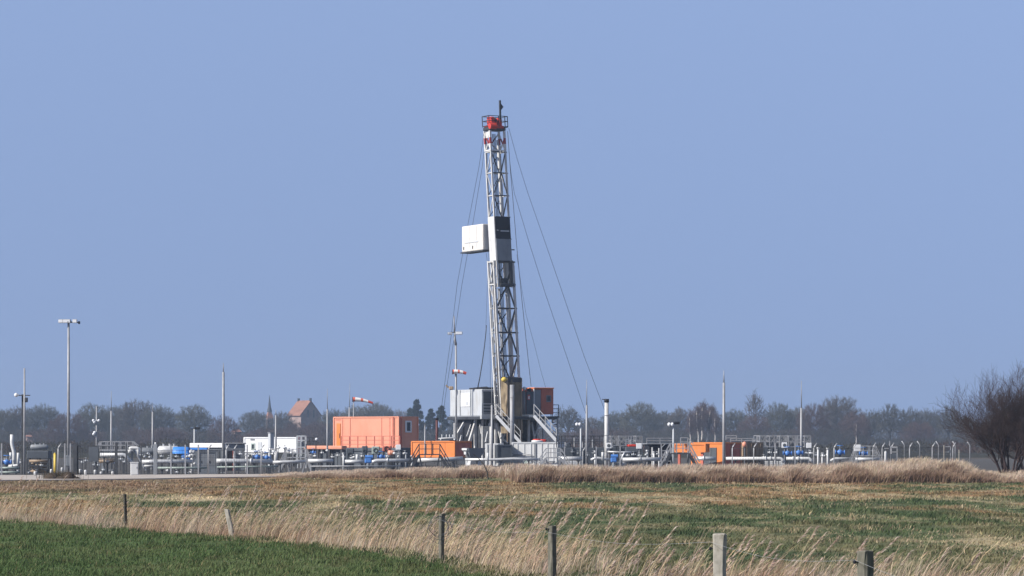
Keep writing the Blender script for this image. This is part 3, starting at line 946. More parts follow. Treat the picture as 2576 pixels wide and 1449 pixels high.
# ------------------------------------------------------------------ poles, rods, floodlights
def rod(px, top, base, d, r, lab, name='lightning_rod', tip=.3, group='thin lightning rods of the plant', lean=0.0):
    zb = 0.0
    o = thing(name, (X(px, d), d, zb), lab, 'lightning rod', group)
    H = Z(top, d)
    s = MB(o.location); s.tube([(0, 0, 0), (lean * .6, 0, H * (1 - tip))], r, 10, r * .75); s.build('pole', M['galv'], o, True)
    s = MB(o.location); s.tube([(lean * .6, 0, H * (1 - tip)), (lean, 0, H)], r * .45, 6, r * .18); s.build('spike', M['galv'], o, True)
    s = MB(o.location); s.bevbox((-r * 2, -r * 2, -.05), (r * 2, r * 2, .08), .02); s.build('base_plate', M['grey'], o)
    return o
rod(280, 984, 0, 205, .085, 'thin lightning rod behind the walkway railing on the left', tip=.25)
rod(384, 1020, 0, 215, .085, 'lightning rod just left of the pale vessel and wide gate post', tip=.1)
rod(562, 914, 0, 190, .105, 'tallest plain lightning rod left of the grey shed', tip=.08)
rod(694, 1030, 0, 235, .09, 'short lightning rod beside the church tower', tip=.1)
rod(823.5, 978, 0, 205, .075, 'thin lightning rod left of the large salmon container', tip=.25)
rod(877, 964, 0, 262, .085, 'rod with bent tip behind the salmon container roof', tip=.3, lean=.12)
rod(1476, 955, 0, 205, .095, 'thin rod right of the rig where the cable ends', tip=.28)
rod(1821, 932, 0, 195, .115, 'tall pale lightning rod beside the orange block on the right', tip=.12)
rod(2016, 958, 0, 200, .105, 'lightning rod rising between the grey cages on the right', tip=.3)
rod(1237.5, 930, 0, 205, .10, 'slim pale pole standing in front of the rig container', tip=.35)
rod(1069, 1065, 0, 225, .06, 'short bare post behind the small orange skid', tip=.05)


def lamp_head(o, c, w, h, dpt, tilt=.35, th=0.0):
    s = MB(Vector(o.location) + Vector(c), th); s.bevbox((-w / 2, -dpt / 2, -h / 2), (w / 2, dpt / 2, h / 2), min(w, h, dpt) * .25)
    q = s.build('lamp_head', M['grey'], o)
    s = MB(Vector(o.location) + Vector(c), th); s.bevbox((-w * .44, -dpt / 2 - .025, -h * .42), (w * .44, -dpt / 2 + .01, h * .40), .01)
    s.build('lamp_glass', M['lamp'], q)

d = 186
o = thing('floodlight_mast', (X(172.5, d), d, 0), 'tall floodlight mast with wide lamp head on the far left', 'floodlight mast')
H = Z(812, d)
s = MB(o.location); s.tube([(0, 0, 0), (0, 0, H)], .105, 12, .07); s.build('pole', M['galv'], o, True)
s = MB(o.location); s.bar((-.66, 0, H + .05), (.66, 0, H + .02), .07); s.torus((0, 0, H + .05), .22, .04, 'z'); s.build('crossarm', M['darkst'], o)
for cx_, w_ in ((-.48, .30), (-.10, .52), (.42, .30)):
    lamp_head(o, (cx_, -.12, H + .10), w_, .24, .2)
s = MB(o.location); s.bevbox((.62, -.1, H - .08), (.74, .1, H + .1), .03); s.build('end_cap', M['darkst'], o)
s = MB(o.location); s.bevbox((-.16, -.1, .5), (.16, -.0, 1.2), .02); s.build('fuse_box', M['grey'], o)

d = 183
o = thing('camera_mast', (X(60, d), d, 0), 'leftmost double pole carrying cameras on a crossarm', 'camera mast')
s = MB(o.location); s.tube([(.035, 0, 0), (.04, 0, Z(926, d))], .075, 10, .05); s.build('rod', M['galv'], o, True)
s = MB(o.location); s.bar((-.085, .1, 0), (-.085, .1, Z(992, d)), .13); s.build('post', M['darkst'], o)
zc = Z(994.5, d)
s = MB(o.location); s.bar((-.5, 0, zc), (.4, 0, zc), .06); s.build('crossarm', M['darkst'], o)
s = MB(o.location); s.ball((-.47, -.1, zc + .02), .13); s.tube([(-.47, -.12, zc), (-.3, -.12, zc + .02)], .06, 8); s.build('camera', M['bright'], o, True)
s = MB(o.location); s.bevbox((.05, -.15, Z(1012, d)), (.25, .1, Z(1000, d)), .05); s.tube([(.0, 0, Z(1003, d)), (.12, 0, Z(1003, d))], .03, 6); s.build('camera', M['darkst'], o)

d = 215
o = thing('lamp_post', (X(243, d), d, 0), 'short pole with two pairs of small lamps left of the walkway', 'lamp post')
s = MB(o.location); s.tube([(0, 0, 0), (0, 0, Z(1022, d))], .075, 10, .05); s.build('pole', M['galv'], o, True)
for cx_, py in ((-.22, 1058), (.18, 1058), (-.14, 1062), (-.12, 1088), (-.2, 1092)):
    s = MB(o.location); s.bar((0, 0, Z(py, d)), (cx_, -.05, Z(py, d)), .03); s.ball((cx_, -.1, Z(py, d)), .11); s.build('lamp', M['lamp'], o, True)

d = 252
o = thing('floodlight_mast', (X(1144, d), d, 0), 'slim mast with white floodlights and a small windsock left of the drilling mast', 'floodlight mast')
kk = d / F
s = MB(o.location); s.tube([(.12, 0, 0), (.10, 0, Z(862, d))], .10, 10, .085); s.tube([(.10, 0, Z(868, d)), (.0, 0, Z(852, d)), (0, 0, Z(838, d))], .12, 8, .08); s.build('pole', M['galv'], o, True)
s = MB(o.location); s.tube([(-.03, 0, Z(838, d)), (-.06, 0, Z(795, d))], .075, 8, .04); s.build('spike', M['galv'], o, True)
s = MB(o.location); s.bar((-.35, 0, Z(836, d)), (.5, 0, Z(836, d)), .08); s.build('crossarm', M['darkst'], o)
lamp_head(o, (.36, -.1, Z(838, d)), .62, .26, .22)
lamp_head(o, (-.42, -.1, Z(839, d)), .40, .22, .22, 0, .3)

def windsock(px0, py0, px1, py1, d, r0, r1, lab, pole_base=None, pole_px=None, pole_top=None):
    a, b = P(px0, py0, d), P(px1, py1, d)
    o = thing('windsock', (X(pole_px or px0, d), d, 0), lab, 'windsock', 'red and white windsocks')
    s = MB(o.location)
    pts = []
    for i in range(9):
        t = i / 8
        p = a.lerp(b, t) - Vector(o.location); p.z += math.sin(t * PI) * .10 * r0 / .22
        pts.append(tuple(p))
    s.tube(pts, r0, 12, r1, cap=False)
    s.build('sock', m_sock, o, True)
    s = MB(o.location); c = a - Vector(o.location); s.torus(tuple(c), r0, .025, 'x'); s.build('hoop', M['darkst'], o)
    if pole_top:
        s = MB(o.location); s.tube([(0, 0, 0), (0, 0, Z(pole_top, d))], .05, 8, .04); s.tube([(0, 0, Z(pole_top, d) - .02), tuple(a - Vector(o.location))], .02, 6); s.build('pole', M['galv'], o, True)
    else:
        s = MB(o.location); s.tube([tuple(a - Vector(o.location)), (.42, .0, Z(py0, d))], .03, 6); s.build('bracket', M['darkst'], o)
    return o
windsock(887, 1004.5, 938, 1014, 262, .21, .09, 'larger windsock flying above the salmon container', pole_px=889.5, pole_top=1003)
windsock(1138, 935.5, 1173, 939.5, 251.7, .20, .12, 'smaller windsock on the slim mast above the rig container', pole_px=1138)

def twin_flood(px, top, d, lab, dark=True, base_z=0.0):
    o = thing('floodlight_post', (X(px, d), d, 0), lab, 'floodlight', 'small floodlights on posts')
    H = Z(top, d)
    s = MB(o.location); s.tube([(0, 0, 0), (0, 0, H)], .075, 8, .06); s.build('pole', M['pale'], o, True)
    s = MB(o.location); s.bar((-.34, 0, H), (.4, 0, H + .04), .06); s.bevbox((.0, -.16, H - .04), (.44, .14, H + .15), .04); s.build('crossarm', M['black'], o)
    for c_ in (-.30, -.08):
        s = MB(o.location); s.ball((c_, -.1, H - .05), .13, 1.1); s.build('lamp', M['lamp'], o, True)
    return o
twin_flood(1694, 1066, 205, 'small floodlight post with white lamps left of the orange block')
o = twin_flood(489, 1079, 235, 'small dark topped floodlight post behind the white roof')
for ch in list(o.children):
    if ch.name.startswith('lamp'): bpy.data.objects.remove(ch)
o = twin_flood(1461, 1066, 225, 'short slim lamp post between rig stairs and thin rod')
for ch in list(o.children):
    if ch.name.startswith('crossarm'): bpy.data.objects.remove(ch)


# ------------------------------------------------------------------ the rig
D = 250.0
TH = math.radians(28)
ct, st_ = math.cos(TH), math.sin(TH)
PXM = F / D
def corner(px, d): return Vector((X(px, d), d, 0))
LEAN = -.052                      # the mast leans to the left going up
def mast_org(px_ref, y_ref):      # frame origin so that the near corner passes photo (px_ref, y_ref)
    z = Z(y_ref, D)
    return Vector((X(px_ref, D) - LEAN * z, D, 0))
oU, oL = mast_org(1237.4, 420), mast_org(1255, 900)

rig = thing('drilling_rig', (X(1268, D), D, 0), 'tall leaning lattice drilling mast with red crown and white cladding', 'drilling rig')

def lattice(name, org, a, b, z0, z1, levels, chord, brace, m, skip_front=False, dark=None):
    s = MB(org, TH, (LEAN, 0))
    for (p, q) in ((0, 0), (a, 0), (a, b), (0, b)):
        s.bar((p, q, z0), (p, q, z1), chord)
    lv = sorted(levels)
    for z in lv:
        s.bar((0, 0, z), (0, b, z), brace); s.bar((a, 0, z), (a, b, z), brace); s.bar((0, b, z), (a, b, z), brace)
    for i in range(len(lv) - 1):
        za, zb = lv[i], lv[i + 1]
        f = i % 2
        s.bar((0, 0 if f else b, za), (0, b if f else 0, zb), brace * .8)
        s.bar((a, 0 if f else b, za), (a, b if f else 0, zb), brace * .8)
    o = s.build(name, m, rig)
    s = MB(org, TH, (LEAN, 0))
    for z in lv:
        s.bar((0, 0, z), (a + .16, 0, z), brace * 1.25)
    for i in range(len(lv) - 1):
        za, zb = lv[i], lv[i + 1]
        zm = (za + zb) / 2
        if i % 2: s.bar((0, 0, za), (a * .66, 0, zb), brace); s.bar((a, 0, za), (a * .66, 0, zb), brace)
        else: s.bar((a * .5, 0, za), (0.02, 0, zb), brace); s.bar((a * .6, 0, za), (a, 0, zb), brace)
        s.bar((0, b, za), (a, b, zb), brace * .7)
    s.build('front_bracing', dark or M['darkst'], o)  # front braces darker than the lattice: shadow on this face put into the colour
    return o

zz = lambda y: Z(y, D)
AL, BL, AU, BU = 1.85, 1.05, 1.38, 1.0
low = lattice('lower_mast', oL, AL, BL, zz(1048), zz(655), [zz(v) for v in (1040, 995, 950, 895, 836, 775, 715, 658)], .17, .10, M['mast'])
up = lattice('upper_mast', oU, AU, BU, zz(722), zz(381), [zz(v) for v in (655, 600, 545, 491, 434, 381)], .15, .075, M['mast'])
# striped top section
s = MB(oU, TH, (LEAN, 0))
for (p, q) in ((0, 0), (AU, 0), (AU, BU), (0, BU)):
    s.bar((p, q, zz(379)), (p, q, zz(328)), .17)
for p0, p1 in (((0, 0), (0, BU)), ((0, BU), (AU, BU)), ((AU, 0), (AU, BU))):
    s.bar((*p0, zz(378)), (*p1, zz(331)), .09); s.bar((*p1, zz(378)), (*p0, zz(345)), .08)
    s.bar((*p0, zz(377)), (*p1, zz(377)), .10)
s.bar((0, 0, zz(377)), (AU, 0, zz(377)), .09)
s.box((0.04, .05, zz(345)), (.09, BU - .05, zz(329)))
s.build('banded_top_section', m_str, rig)
# inner tubing, drill line and hydraulic ram inside the mast
s = MB(oU, TH, (LEAN, 0)); s.tube([(.95, .5, zz(700)), (.95, .5, zz(350))], .11, 8); s.build('ram', M['mast'], rig, True)
s = MB(oL, TH, (LEAN, 0)); s.tube([(1.28, .35, zz(960)), (1.28, .35, zz(720))], .13, 8); s.build('ram', M['mast'], rig, True)
for a_ in (.5, .62, .74):
    s = MB(oU, TH, (LEAN, 0)); s.tube([(a_, .6, zz(1000)), (a_, .5, zz(335))], .035, 5); s.build('drill_line', M['wire'], rig)
s = MB(oL, TH, (LEAN, 0)); s.tube([(-.13, .2, zz(1046)), (-.13, .2, zz(720))], .07, 8); s.build('standpipe', M['galv'], rig, True)
s = MB(oL, TH, (LEAN, 0)); s.tube([(-.12, .62, zz(1046)), (-.12, .62, zz(760))], .05, 8); s.build('standpipe', M['grey'], rig, True)
for a_, b_ in ((.42, .3), (.62, .45), (1.5, .55), (.25, .8)):
    s = MB(oL, TH, (LEAN, 0)); s.tube([(a_, b_, zz(1040)), (a_, b_, zz(725))], .05, 6); s.build('racked_pipe', M['galv'], rig, True)
s = MB(oL, TH, (LEAN, 0))                                 # ladder on the right edge
for q in (.15, .5): s.bar((AL + .2, q, zz(1000)), (AL + .2, q, zz(665)), .035)
zq = zz(1000)
while zq < zz(665):
    s.bar((AL + .2, .15, zq), (AL + .2, .5, zq), .025); zq += .35
s.build('ladder', M['darkst'], rig)
# travelling block seen through the lattice
s = MB(oU, TH, (LEAN, 0)); s.bevbox((.15, -.12, zz(720)), (AU + .22, .9, zz(712)), .04); s.bevbox((.4, .1, zz(712)), (1.05, .8, zz(699)), .08); s.bar((.2, 0, zz(712)), (.2, 0, zz(655)), .09)
s.bar((1.3, -.03, zz(720)), (1.3, -.03, zz(656)), .26, .2)
s.build('travelling_block', M['darkst'], rig)
# cladding
s = MB(oU, TH, (LEAN, 0)); s.bevbox((-.10, -.06, zz(655)), (-.02, BU + .1, zz(545)), .015)
s.build('side_cladding', M['white'], rig)
s = MB(oU, TH, (LEAN, 0)); s.bevbox((-.02, -.13, zz(600)), (AU + .06, -.05, zz(545)), .015)
pn = s.build('dark_front_panel', M['black'], rig)
s = MB(oU, TH, (LEAN, 0))                                  # pale line of lettering too small to read, kept as its strokes
s.box((.10, -.145, zz(580.5)), (.22, -.132, zz(577.5))); s.box((.45, -.145, zz(582)), (1.28, -.132, zz(579)))
s.box((.26, -.145, zz(580.8)), (.30, -.132, zz(578)))
s.build('lettering', M['pale'], pn)
s = MB(oU, TH, (LEAN, 0)); s.bevbox((-.02, -.13, zz(655)), (AU + .06, -.05, zz(600.6)), .015)
for zc in (618, 636): s.box((.02, -.137, zz(zc)), (AU + .02, -.129, zz(zc - .8)))
s.build('grey_front_panel', M['grey'], rig)
s = MB(oU, TH, (LEAN, 0))
for yv in (627, 658): s.bar((AU, 0, zz(yv)), (AU + .38, -.05, zz(yv)), .09)
s.build('bracket', M['darkst'], rig)
# crown
s = MB(oU, TH, (LEAN, 0)); s.bevbox((-.12, -.15, zz(327)), (AU + .1, BU + .1, zz(319)), .04); s.build('crown_beam', M['darkst'], rig)
cr = None
s = MB(oU, TH, (LEAN, 0)); s.bevbox((-.05, -.2, zz(322)), (1.3, BU, zz(315)), .05); s.bevbox((.08, -.1, zz(315.5)), (.48, .7, zz(293)), .08); s.bevbox((.86, -.1, zz(315.5)), (1.2, .7, zz(295)), .08)
s.bevbox((.45, .1, zz(316)), (.8, .7, zz(304)), .04)
cr = s.build('crown_block', M['red'], rig)
for a_ in (.55, .68):
    s = MB(oU, TH, (LEAN, 0)); s.torus((a_, .4, zz(302)), .28, .06, 'x'); s.build('sheave', M['darkst'], cr)
s = MB(oU, TH, (LEAN, 0)); s.tube([(-.25, -.45, zz(318)), (.35, -.45, zz(318))], .27, 14); s.build('winch_drum', M['red'], rig)
s = MB(oU, TH, (LEAN, 0))
x0, x1, y0, y1 = -.15, 1.66, -.2, BU + .05
for z_ in (316, 303.5, 291):
    for p, q in (((x0, y0), (x1, y0)), ((x1, y0), (x1, y1)), ((x1, y1), (x0, y1)), ((x0, y1), (x0, y0))):
        if z_ == 316 and p == (x0, y0): continue
        s.bar((*p, zz(z_)), (*q, zz(z_)), .055)
for p in ((x0, y0), (x1, y0), (x1, y1), (x0, y1), (.8, y0), (.8, y1), (1.4, y0)):
    s.bar((*p, zz(318)), (*p, zz(290.5)), .055)
s.box((1.25, y0, zz(319)), (x1, y1, zz(316.5)))
s.build('crown_railing', M['darkst'], rig)
s = MB(oU, TH, (LEAN * .3, 0)); c_ = 1.02
sh = (LEAN - LEAN * .3) * zz(300)
s.bar((c_ + sh, .2, zz(300)), (c_ + sh, .2, zz(252)), .14); s.add([(c_ + sh + .05, .2, zz(278)), (c_ + sh + .34, .2, zz(268)), (c_ + sh + .05, .2, zz(258)), (c_ + sh + .05, .28, zz(278)), (c_ + sh + .34, .28, zz(268)), (c_ + sh + .05, .28, zz(258))],
      [(0, 1, 2), (5, 4, 3), (0, 1, 4, 3), (1, 2, 5, 4), (2, 0, 3, 5)])
s.build('antenna', M['darkst'], rig)
# racking board cabin behind the mast
org = corner(1214, D + 1.2)
dd = D + 1.2
rb_ = None
bC = 54 * dd / F / st_
s = MB((org.x, org.y, 0), TH); z0_, z1_ = Z(628, dd), Z(563, dd)
s.bevbox((0, 0, z0_), (.75, bC, z1_), .06)
rb_ = s.build('racking_cabin', M['cream'], rig)
s = MB((org.x, org.y, 0), TH); s.box((-.06, -.1, z0_ - .12), (.95, bC + .15, z0_ - .003)); s.bar((.9, -.1, z0_), (1.25, -.3, z0_ - .1), .1); s.build('cabin_floor', M['darkst'], rb_)
s = MB((org.x, org.y, 0), TH)
for b_ in (bC * .62, bC * .28): s.box((-.02, b_, z0_ + .2), (-.002, b_ + .05, z1_ - .1))
s.box((-.035, bC * .2, z0_ + .72), (-.002, bC * .85, z0_ + .82))
s.build('canvas_seam', M['pale'], rb_)
for b_ in (bC * .45, bC * .88):
    s = MB((org.x, org.y, 0), TH); s.box((-.03, b_, z0_ + .18), (-.002, b_ + .14, z0_ + .45)); s.build('opening', M['black'], rb_)
s = MB((org.x, org.y, 0), TH)
for b_ in (0.1, bC - .1): s.bar((.72, b_, z1_ - .1), (1.05, b_ * .3, z1_ - .25), .08)
s.bevbox((.75, -.02, z0_), (1.05, .6, z1_ - .3), .04)  # grey end panel added, its colour standing for the cabin's shadowed side
s.build('cabin_frame_and_shade_panel', M['grey'], rb_)

# rig floor: legs, deck and stairs are one welded substructure
sub = thing('rig_substructure', (X(1260, D), D, 0), 'raised steel rig floor on braced legs under the drilling mast', 'rig floor')
oR = corner(1255, D)
zf = zz(1047)
s = MB(oR, TH); s.bevbox((-1.3, -2.2, zf - .28), (4.6, 7.4, zf - .02), .04); s.build('deck', M['darkst'], sub)
def loc(px, b):                    # a for a given screen column at local depth b
    return ((px - 1255) / PXM + b * st_) / ct
for px, b_, w_ in ((1141, 6.8, .16), (1148, 7.2, .10), (1168, 5.0, .22), (1176, 5.4, .12), (1195, 3.2, .22), (1203, 3.6, .12), (1214, 2.2, .16), (1222, 2.8, .14), (1236, .8, .24), (1247, .6, .2), (1262, .2, .2), (1290, .3, .2), (1330, .5, .2), (1352, 1.4, .16), (1368, 1.2, .16)):
    s = MB(oR, TH); a_ = loc(px, b_); s.bar((a_, b_, 0), (a_, b_, zf - .28), w_); s.build('leg', M['mast'], sub)
for p0, y0, p1, y1, b_, w_ in ((1167, 1061, 1149, 1092, 4.9, .22), (1160, 1095, 1155, 1112, 5.0, .14), (1195, 1064, 1181, 1110, 3.1, .24), (1186, 1062, 1174, 1098, 3.6, .12), (1212, 1070, 1222, 1112, 2.4, .2), (1232, 1064, 1222, 1112, 1.2, .14),
                               (1250, 1064, 1262, 1112, .4, .16), (1258, 1100, 1277, 1114, .1, .14), (1276, 1070, 1262, 1112, .4, .14), (1338, 1062, 1346, 1112, .6, .14), (1358, 1062, 1340, 1112, .8, .12), (1207, 1066, 1214, 1112, 2.4, .12)):
    s = MB(oR, TH); s.bar((loc(p0, b_), b_, zz(y0)), (loc(p1, b_), b_, zz(y1)), w_); s.build('brace', M['mast'], sub)
s = MB(oR, TH); s.bevbox((-1.2, -.2, .0), (4.0, 6.8, .35), .04); s.build('skid_base', M['darkst'], sub)
s = MB(oR, TH); s.bevbox((-.9, 3.4, .3), (3.6, 6.2, 4.0), .05); s.bevbox((1.7, 1.0, .3), (4.2, 3.0, 3.9), .05); s.build('underfloor_shade_block', M['black'], sub)  # black blocks added to stand in for the dark under the rig floor
s = MB(oR, TH); s.bevbox((-.5, .9, 1.1), (1.6, 3.2, 3.4), .1); s.tube([(.3, 1.9, 0), (.3, 1.9, 1.1)], .35, 10); s.build('blowout_preventer', M['darkst'], sub)

def stair(parent, p_top, p_bot, width, ds, rail=1.0):
    """stair between two photo points at distance ds, its near stringer facing the road"""
    (px0, y0), (px1, y1) = p_top, p_bot
    A, B = (X(px0, ds), Z(y0, ds)), (X(px1, ds), Z(y1, ds))
    s = MB((0, ds, 0))
    for b_ in (0, width):
        s.bar((A[0], b_, A[1]), (B[0], b_, B[1]), .08, .26)
    nst = 11
    for i in range(1, nst):
        t = i / nst; s.box((A[0] + (B[0] - A[0]) * t - .12, 0, A[1] + (B[1] - A[1]) * t - .02), (A[0] + (B[0] - A[0]) * t + .12, width, A[1] + (B[1] - A[1]) * t + .02))
    o = s.build('stair', M['bright'], parent)
    for b_ in (0, width):
        s = MB((0, ds, 0))
        for hh_ in (rail, rail * .5): s.bar((A[0], b_, A[1] + hh_), (B[0], b_, B[1] + hh_), .055)
        for i in range(5):
            t = i / 4; s.bar((A[0] + (B[0] - A[0]) * t, b_, A[1] + (B[1] - A[1]) * t), (A[0] + (B[0] - A[0]) * t, b_, A[1] + (B[1] - A[1]) * t + rail), .05)
        s.build('handrail', M['mast'], o)
stair(sub, (1343, 1046), (1400, 1109), 1.0, D - 1.2)
stair(sub, (1248, 1046), (1309, 1113), 1.0, D - 2.6)
s = MB(oR, TH); a0, a1 = loc(1322, -1.6), loc(1344, -1.6); s.bevbox((a0, -2.2, zf - .14), (a1, -.9, zf + .06), .02); s.build('landing', M['pale'], sub)
def rail_line(parent, pts, h, mt, w=.05, posts=True, org=oR, th=TH, nrail=2):
    s = MB(org, th)
    for (a, b) in zip(pts[:-1], pts[1:]):
        a, b = Vector(a), Vector(b)
        for k_ in range(nrail):
            dz = Vector((0, 0, h * (1 - k_ / nrail))); s.bar(a + dz, b + dz, w)
        n_ = max(1, int((b - a).length / 1.0))
        for i in range(n_ + 1):
            p = a.lerp(b, i / n_); s.bar(p, p + Vector((0, 0, h)), w)
    return s.build('railing', M[mt], parent)
rail_line(sub, [(loc(1213, -.8), -.8, zf), (loc(1258, -.8), -.8, zf)], 1.05, 'pale', .06, nrail=4)
s = MB(oR, TH); s.bevbox((loc(1212, -.9), -.9, zf - .25), (loc(1248, -.9), -.6, zf + .1), .02); s.build('deck_edge', M['pale'], sub)
bb = 2.0
s = MB(oR, TH); s.bevbox((loc(1385, .6), .6, zf - .12), (loc(1408, .6), 2.0, zf + .02), .02); s.build('balcony', M['darkst'], sub)
rail_line(sub, [(loc(1391, .6), .6, zf), (loc(1407, .6), .6, zf), (loc(1407, .6), 2.0, zf)], 1.02, 'darkst', .05, nrail=3)
s = MB(oR, TH); a_ = loc(1406, .6)
s.bar((a_, .7, 0), (a_, .7, zf - .12), .10); s.build('leg', M['pale'], sub)

# tan weathered windbreak at the mast foot
o = thing('windbreak_hood', (X(1285, D - 1.2), D - 1.2, 0), 'weathered tan tarpaulin hood around the foot of the drilling mast', 'tarpaulin hood')
oH = corner(1275, D - 1.9)
s = MB(oH, TH)
rg = np.random.default_rng(2)
zl = [zz(v) for v in (1090, 1070, 1045, 1020, 995, 972, 953)]
ring = []
for i, z_ in enumerate(zl):
    g = .18 * (1 - i / 6) + .02
    sh = .0 if i < 6 else .0
    r_ = [(-g * .3, 0), (.4, -.07), (.75, .06), (1.05, -.04), (1.36 + g, 0), (1.36 + g, .6), (1.36, 1.1), (.6, 1.1), (0, 1.1), (-g, .75), (.08 - g, .4)]
    ring.append([(a + rg.normal(0, .05), b + rg.normal(0, .05), z_) for a, b in r_])
nr = 11
vs = [p for r_ in ring for p in r_]
fs = [(i * nr + k_, i * nr + (k_ + 1) % nr, (i + 1) * nr + (k_ + 1) % nr, (i + 1) * nr + k_) for i in range(6) for k_ in range(nr)] + [tuple(range(6 * nr, 7 * nr))]
s.add(vs, fs); s.build('tarpaulin', M['tan'], o)
s = MB(oH, TH); s.bevbox((-.02, -.1, zz(962)), (1.42, 1.14, zz(951)), .03); s.build('top_frame', M['darkst'], o)
s = MB(oH, TH); s.bar((.02, -.08, zz(1112)), (.02, -.08, zz(953)), .08); s.bar((1.4, -.06, zz(1112)), (1.4, -.06, zz(953)), .08); s.build('frame_post', M['brown'], o)
o2 = thing('work_lamp', (X(1268, D - 2), D - 2, 0), 'yellow work lamp on the corner of the tan hood', 'work lamp')
o2.location.z = zz(956)
s = MB((X(1268, D - 2.2), D - 2.2, zz(956))); s.ball((0, 0, 0), .24, .9); s.build('lamp_head', M['yellow'], o2, True)
s = MB((X(1268, D - 2.2), D - 2.2, zz(956))); s.bar((0, 0, -.2), (.3, .5, -.35), .06); s.build('bracket', M['darkst'], o2)
o = thing('vertical_pipe', (X(1288, D - 4), D - 4, 0), 'thick pale grey vertical pipe in front of the tan hood', 'pipe')
s = MB(o.location); s.tube([(0, 0, 0), (0, 0, Z(968, D - 4))], .185, 16); s.build('tube', M['galv'], o, True)
for y_ in (1000, 1060):
    s = MB(o.location); s.torus((0, 0, Z(y_, D - 4)), .19, .02, 'z'); s.build('clamp', M['galv'], o)

# white container on the rig floor
dd = D + 1.2
oC = corner(1212, dd)
bC = 83.5 * dd / F / st_
z0_, z1_ = Z(1046, dd), Z(979, dd)
o = thing('rig_container', (X(1190, dd), dd + 2, z0_), 'pale grey three panel container up on the rig floor with a white notice', 'container')
s = MB(oC, TH); s.bevbox((0, 0, z0_), (2.44, bC, z1_), .05); s.build('body', M['pale'], o)
for f0, f1 in ((.325, .345), (.655, .675)):
    s = MB(oC, TH); s.box((-.035, bC * f0, z0_ + .05), (-.002, bC * f1, z1_ - .02)); s.build('panel_joint', M['grey'], o)
s = MB(oC, TH); s.bevbox((-.05, bC * .36, z1_ - 1.48), (-.004, bC * .645, z1_ - .30), .01); q = s.build('notice_board', M['bright'], o)
s = MB(oC, TH); s.box((-.058, bC * .40, z1_ - 1.36), (-.052, bC * .47, z1_ - 1.06)); s.box((-.058, bC * .53, z1_ - 1.36), (-.052, bC * .55, z1_ - 1.2)); s.box((-.058, bC * .39, z1_ - .5), (-.052, bC * .54, z1_ - .46)); s.build('notice_print', M['pale'], q)
s = MB(oC, TH); s.bevbox((.15, -.05, z0_ + .15), (2.2, -.004, z1_ - .2), .02); s.build('end_door', M['slate'], o)
s = MB(oC, TH); s.bevbox((-.06, -.06, z0_ - .12), (2.5, bC + .06, z0_ - .003), .02); s.build('floor_frame', M['grey'], o)
s = MB(oC, TH); s.tube([(.9, .1, z1_ + .02), (1.1, 1.2, z1_ + .16), (.8, 2.2, z1_ + .12), (.3, 2.9, z1_ + .05)], .10, 8); s.tube([(.2, .3, z1_ + .05), (1.7, .2, z1_ + .12), (2.3, .6, z1_ + .05)], .09, 8); s.build('roof_hose', M['black'], o)
o = thing('roof_blower', (X(1134, dd + 4), dd + 4, z1_), 'small dark blower on the left corner of the rig container roof', 'blower')
s = MB((X(1134, dd + 4), dd + 4, z1_)); s.bevbox((-.16, -.2, .0), (.24, .2, .32), .08); s.tube([(-.2, 0, .2), (-.42, 0, .42)], .08, 8); s.build('housing', M['brown'], o)
o = thing('lifting_hose', (X(1204, D), D, Z(975, D)), 'dark curved hose rising from the rig container roof', 'hose')
s = MB(); s.tube([P(1201.5, 977, D + 1), P(1207, 950, D + 1), P(1213.5, 910, D + 1), P(1219, 868, D + 1), P(1222.5, 835, D + 1), P(1223.5, 818, D + 1)], .055, 6, .04); s.build('hose', M['wire'], o, True)

# driller's cabin and side panels on the right of the floor
dd = D - .2
oK = corner(1324, dd)
z0_, z1_ = Z(1042, dd), Z(977.5, dd)
sc_ = dd / F / ct
o = thing('drillers_cabin', (X(1345, dd), dd + 1, z0_), 'orange red driller cabin with grey doors on the right of the rig floor', 'cabin')
a1 = 68.5 * sc_
s = MB(oK, TH); s.bevbox((0, .06, z0_), (a1, 2.2, z1_), .04); s.build('body', M['rust'], o)
s = MB(oK, TH); s.bevbox((38 * sc_, -.0, z0_ - .0), (a1 + .01, .055, z1_ - .02), .01); q = s.build('orange_wall', M['redorange'], o)
xw0, xw1 = 50.5 * sc_, 62.5 * sc_
s = MB(oK, TH); s.bevbox((xw0, -.03, Z(1011, dd)), (xw1, -.004, Z(994, dd)), .01); w_ = s.build('window', M['grey'], q)
s = MB(oK, TH); s.box((xw0 + .07, -.04, Z(1009, dd)), (xw1 - .07, -.032, Z(996, dd))); s.build('pane', M['glass'], w_)
s = MB(oK, TH); s.bevbox((0, -.06, z0_), (17.5 * sc_, .05, z1_ - .25), .03); q = s.build('grey_door', M['slate'], o)
s = MB(oK, TH); s.box((2.5 * sc_, -.075, Z(1006, dd)), (8.5 * sc_, -.063, Z(993, dd))); w_ = s.build('warning_sign', M['red'], q)
s = MB(oK, TH); s.box((4 * sc_, -.085, Z(1004, dd)), (7 * sc_, -.078, Z(996, dd))); s.build('sign_face', M['bright'], w_)
s = MB(oK, TH); s.bevbox((17.7 * sc_, -.08, z0_), (20.5 * sc_, .05, z1_ - .02), .03); s.build('white_post', M['white'], o)
s = MB(oK, TH); s.bevbox((21 * sc_, -.02, z0_), (36.5 * sc_, .055, z1_ - .1), .02); s.build('blue_grey_door', M['grey'], o)
s = MB(oK, TH); s.bevbox((18 * sc_, -.12, z1_ + .003), (a1 + .04, 2.25, z1_ + .10), .03); s.build('roof', M['orange2'], o)
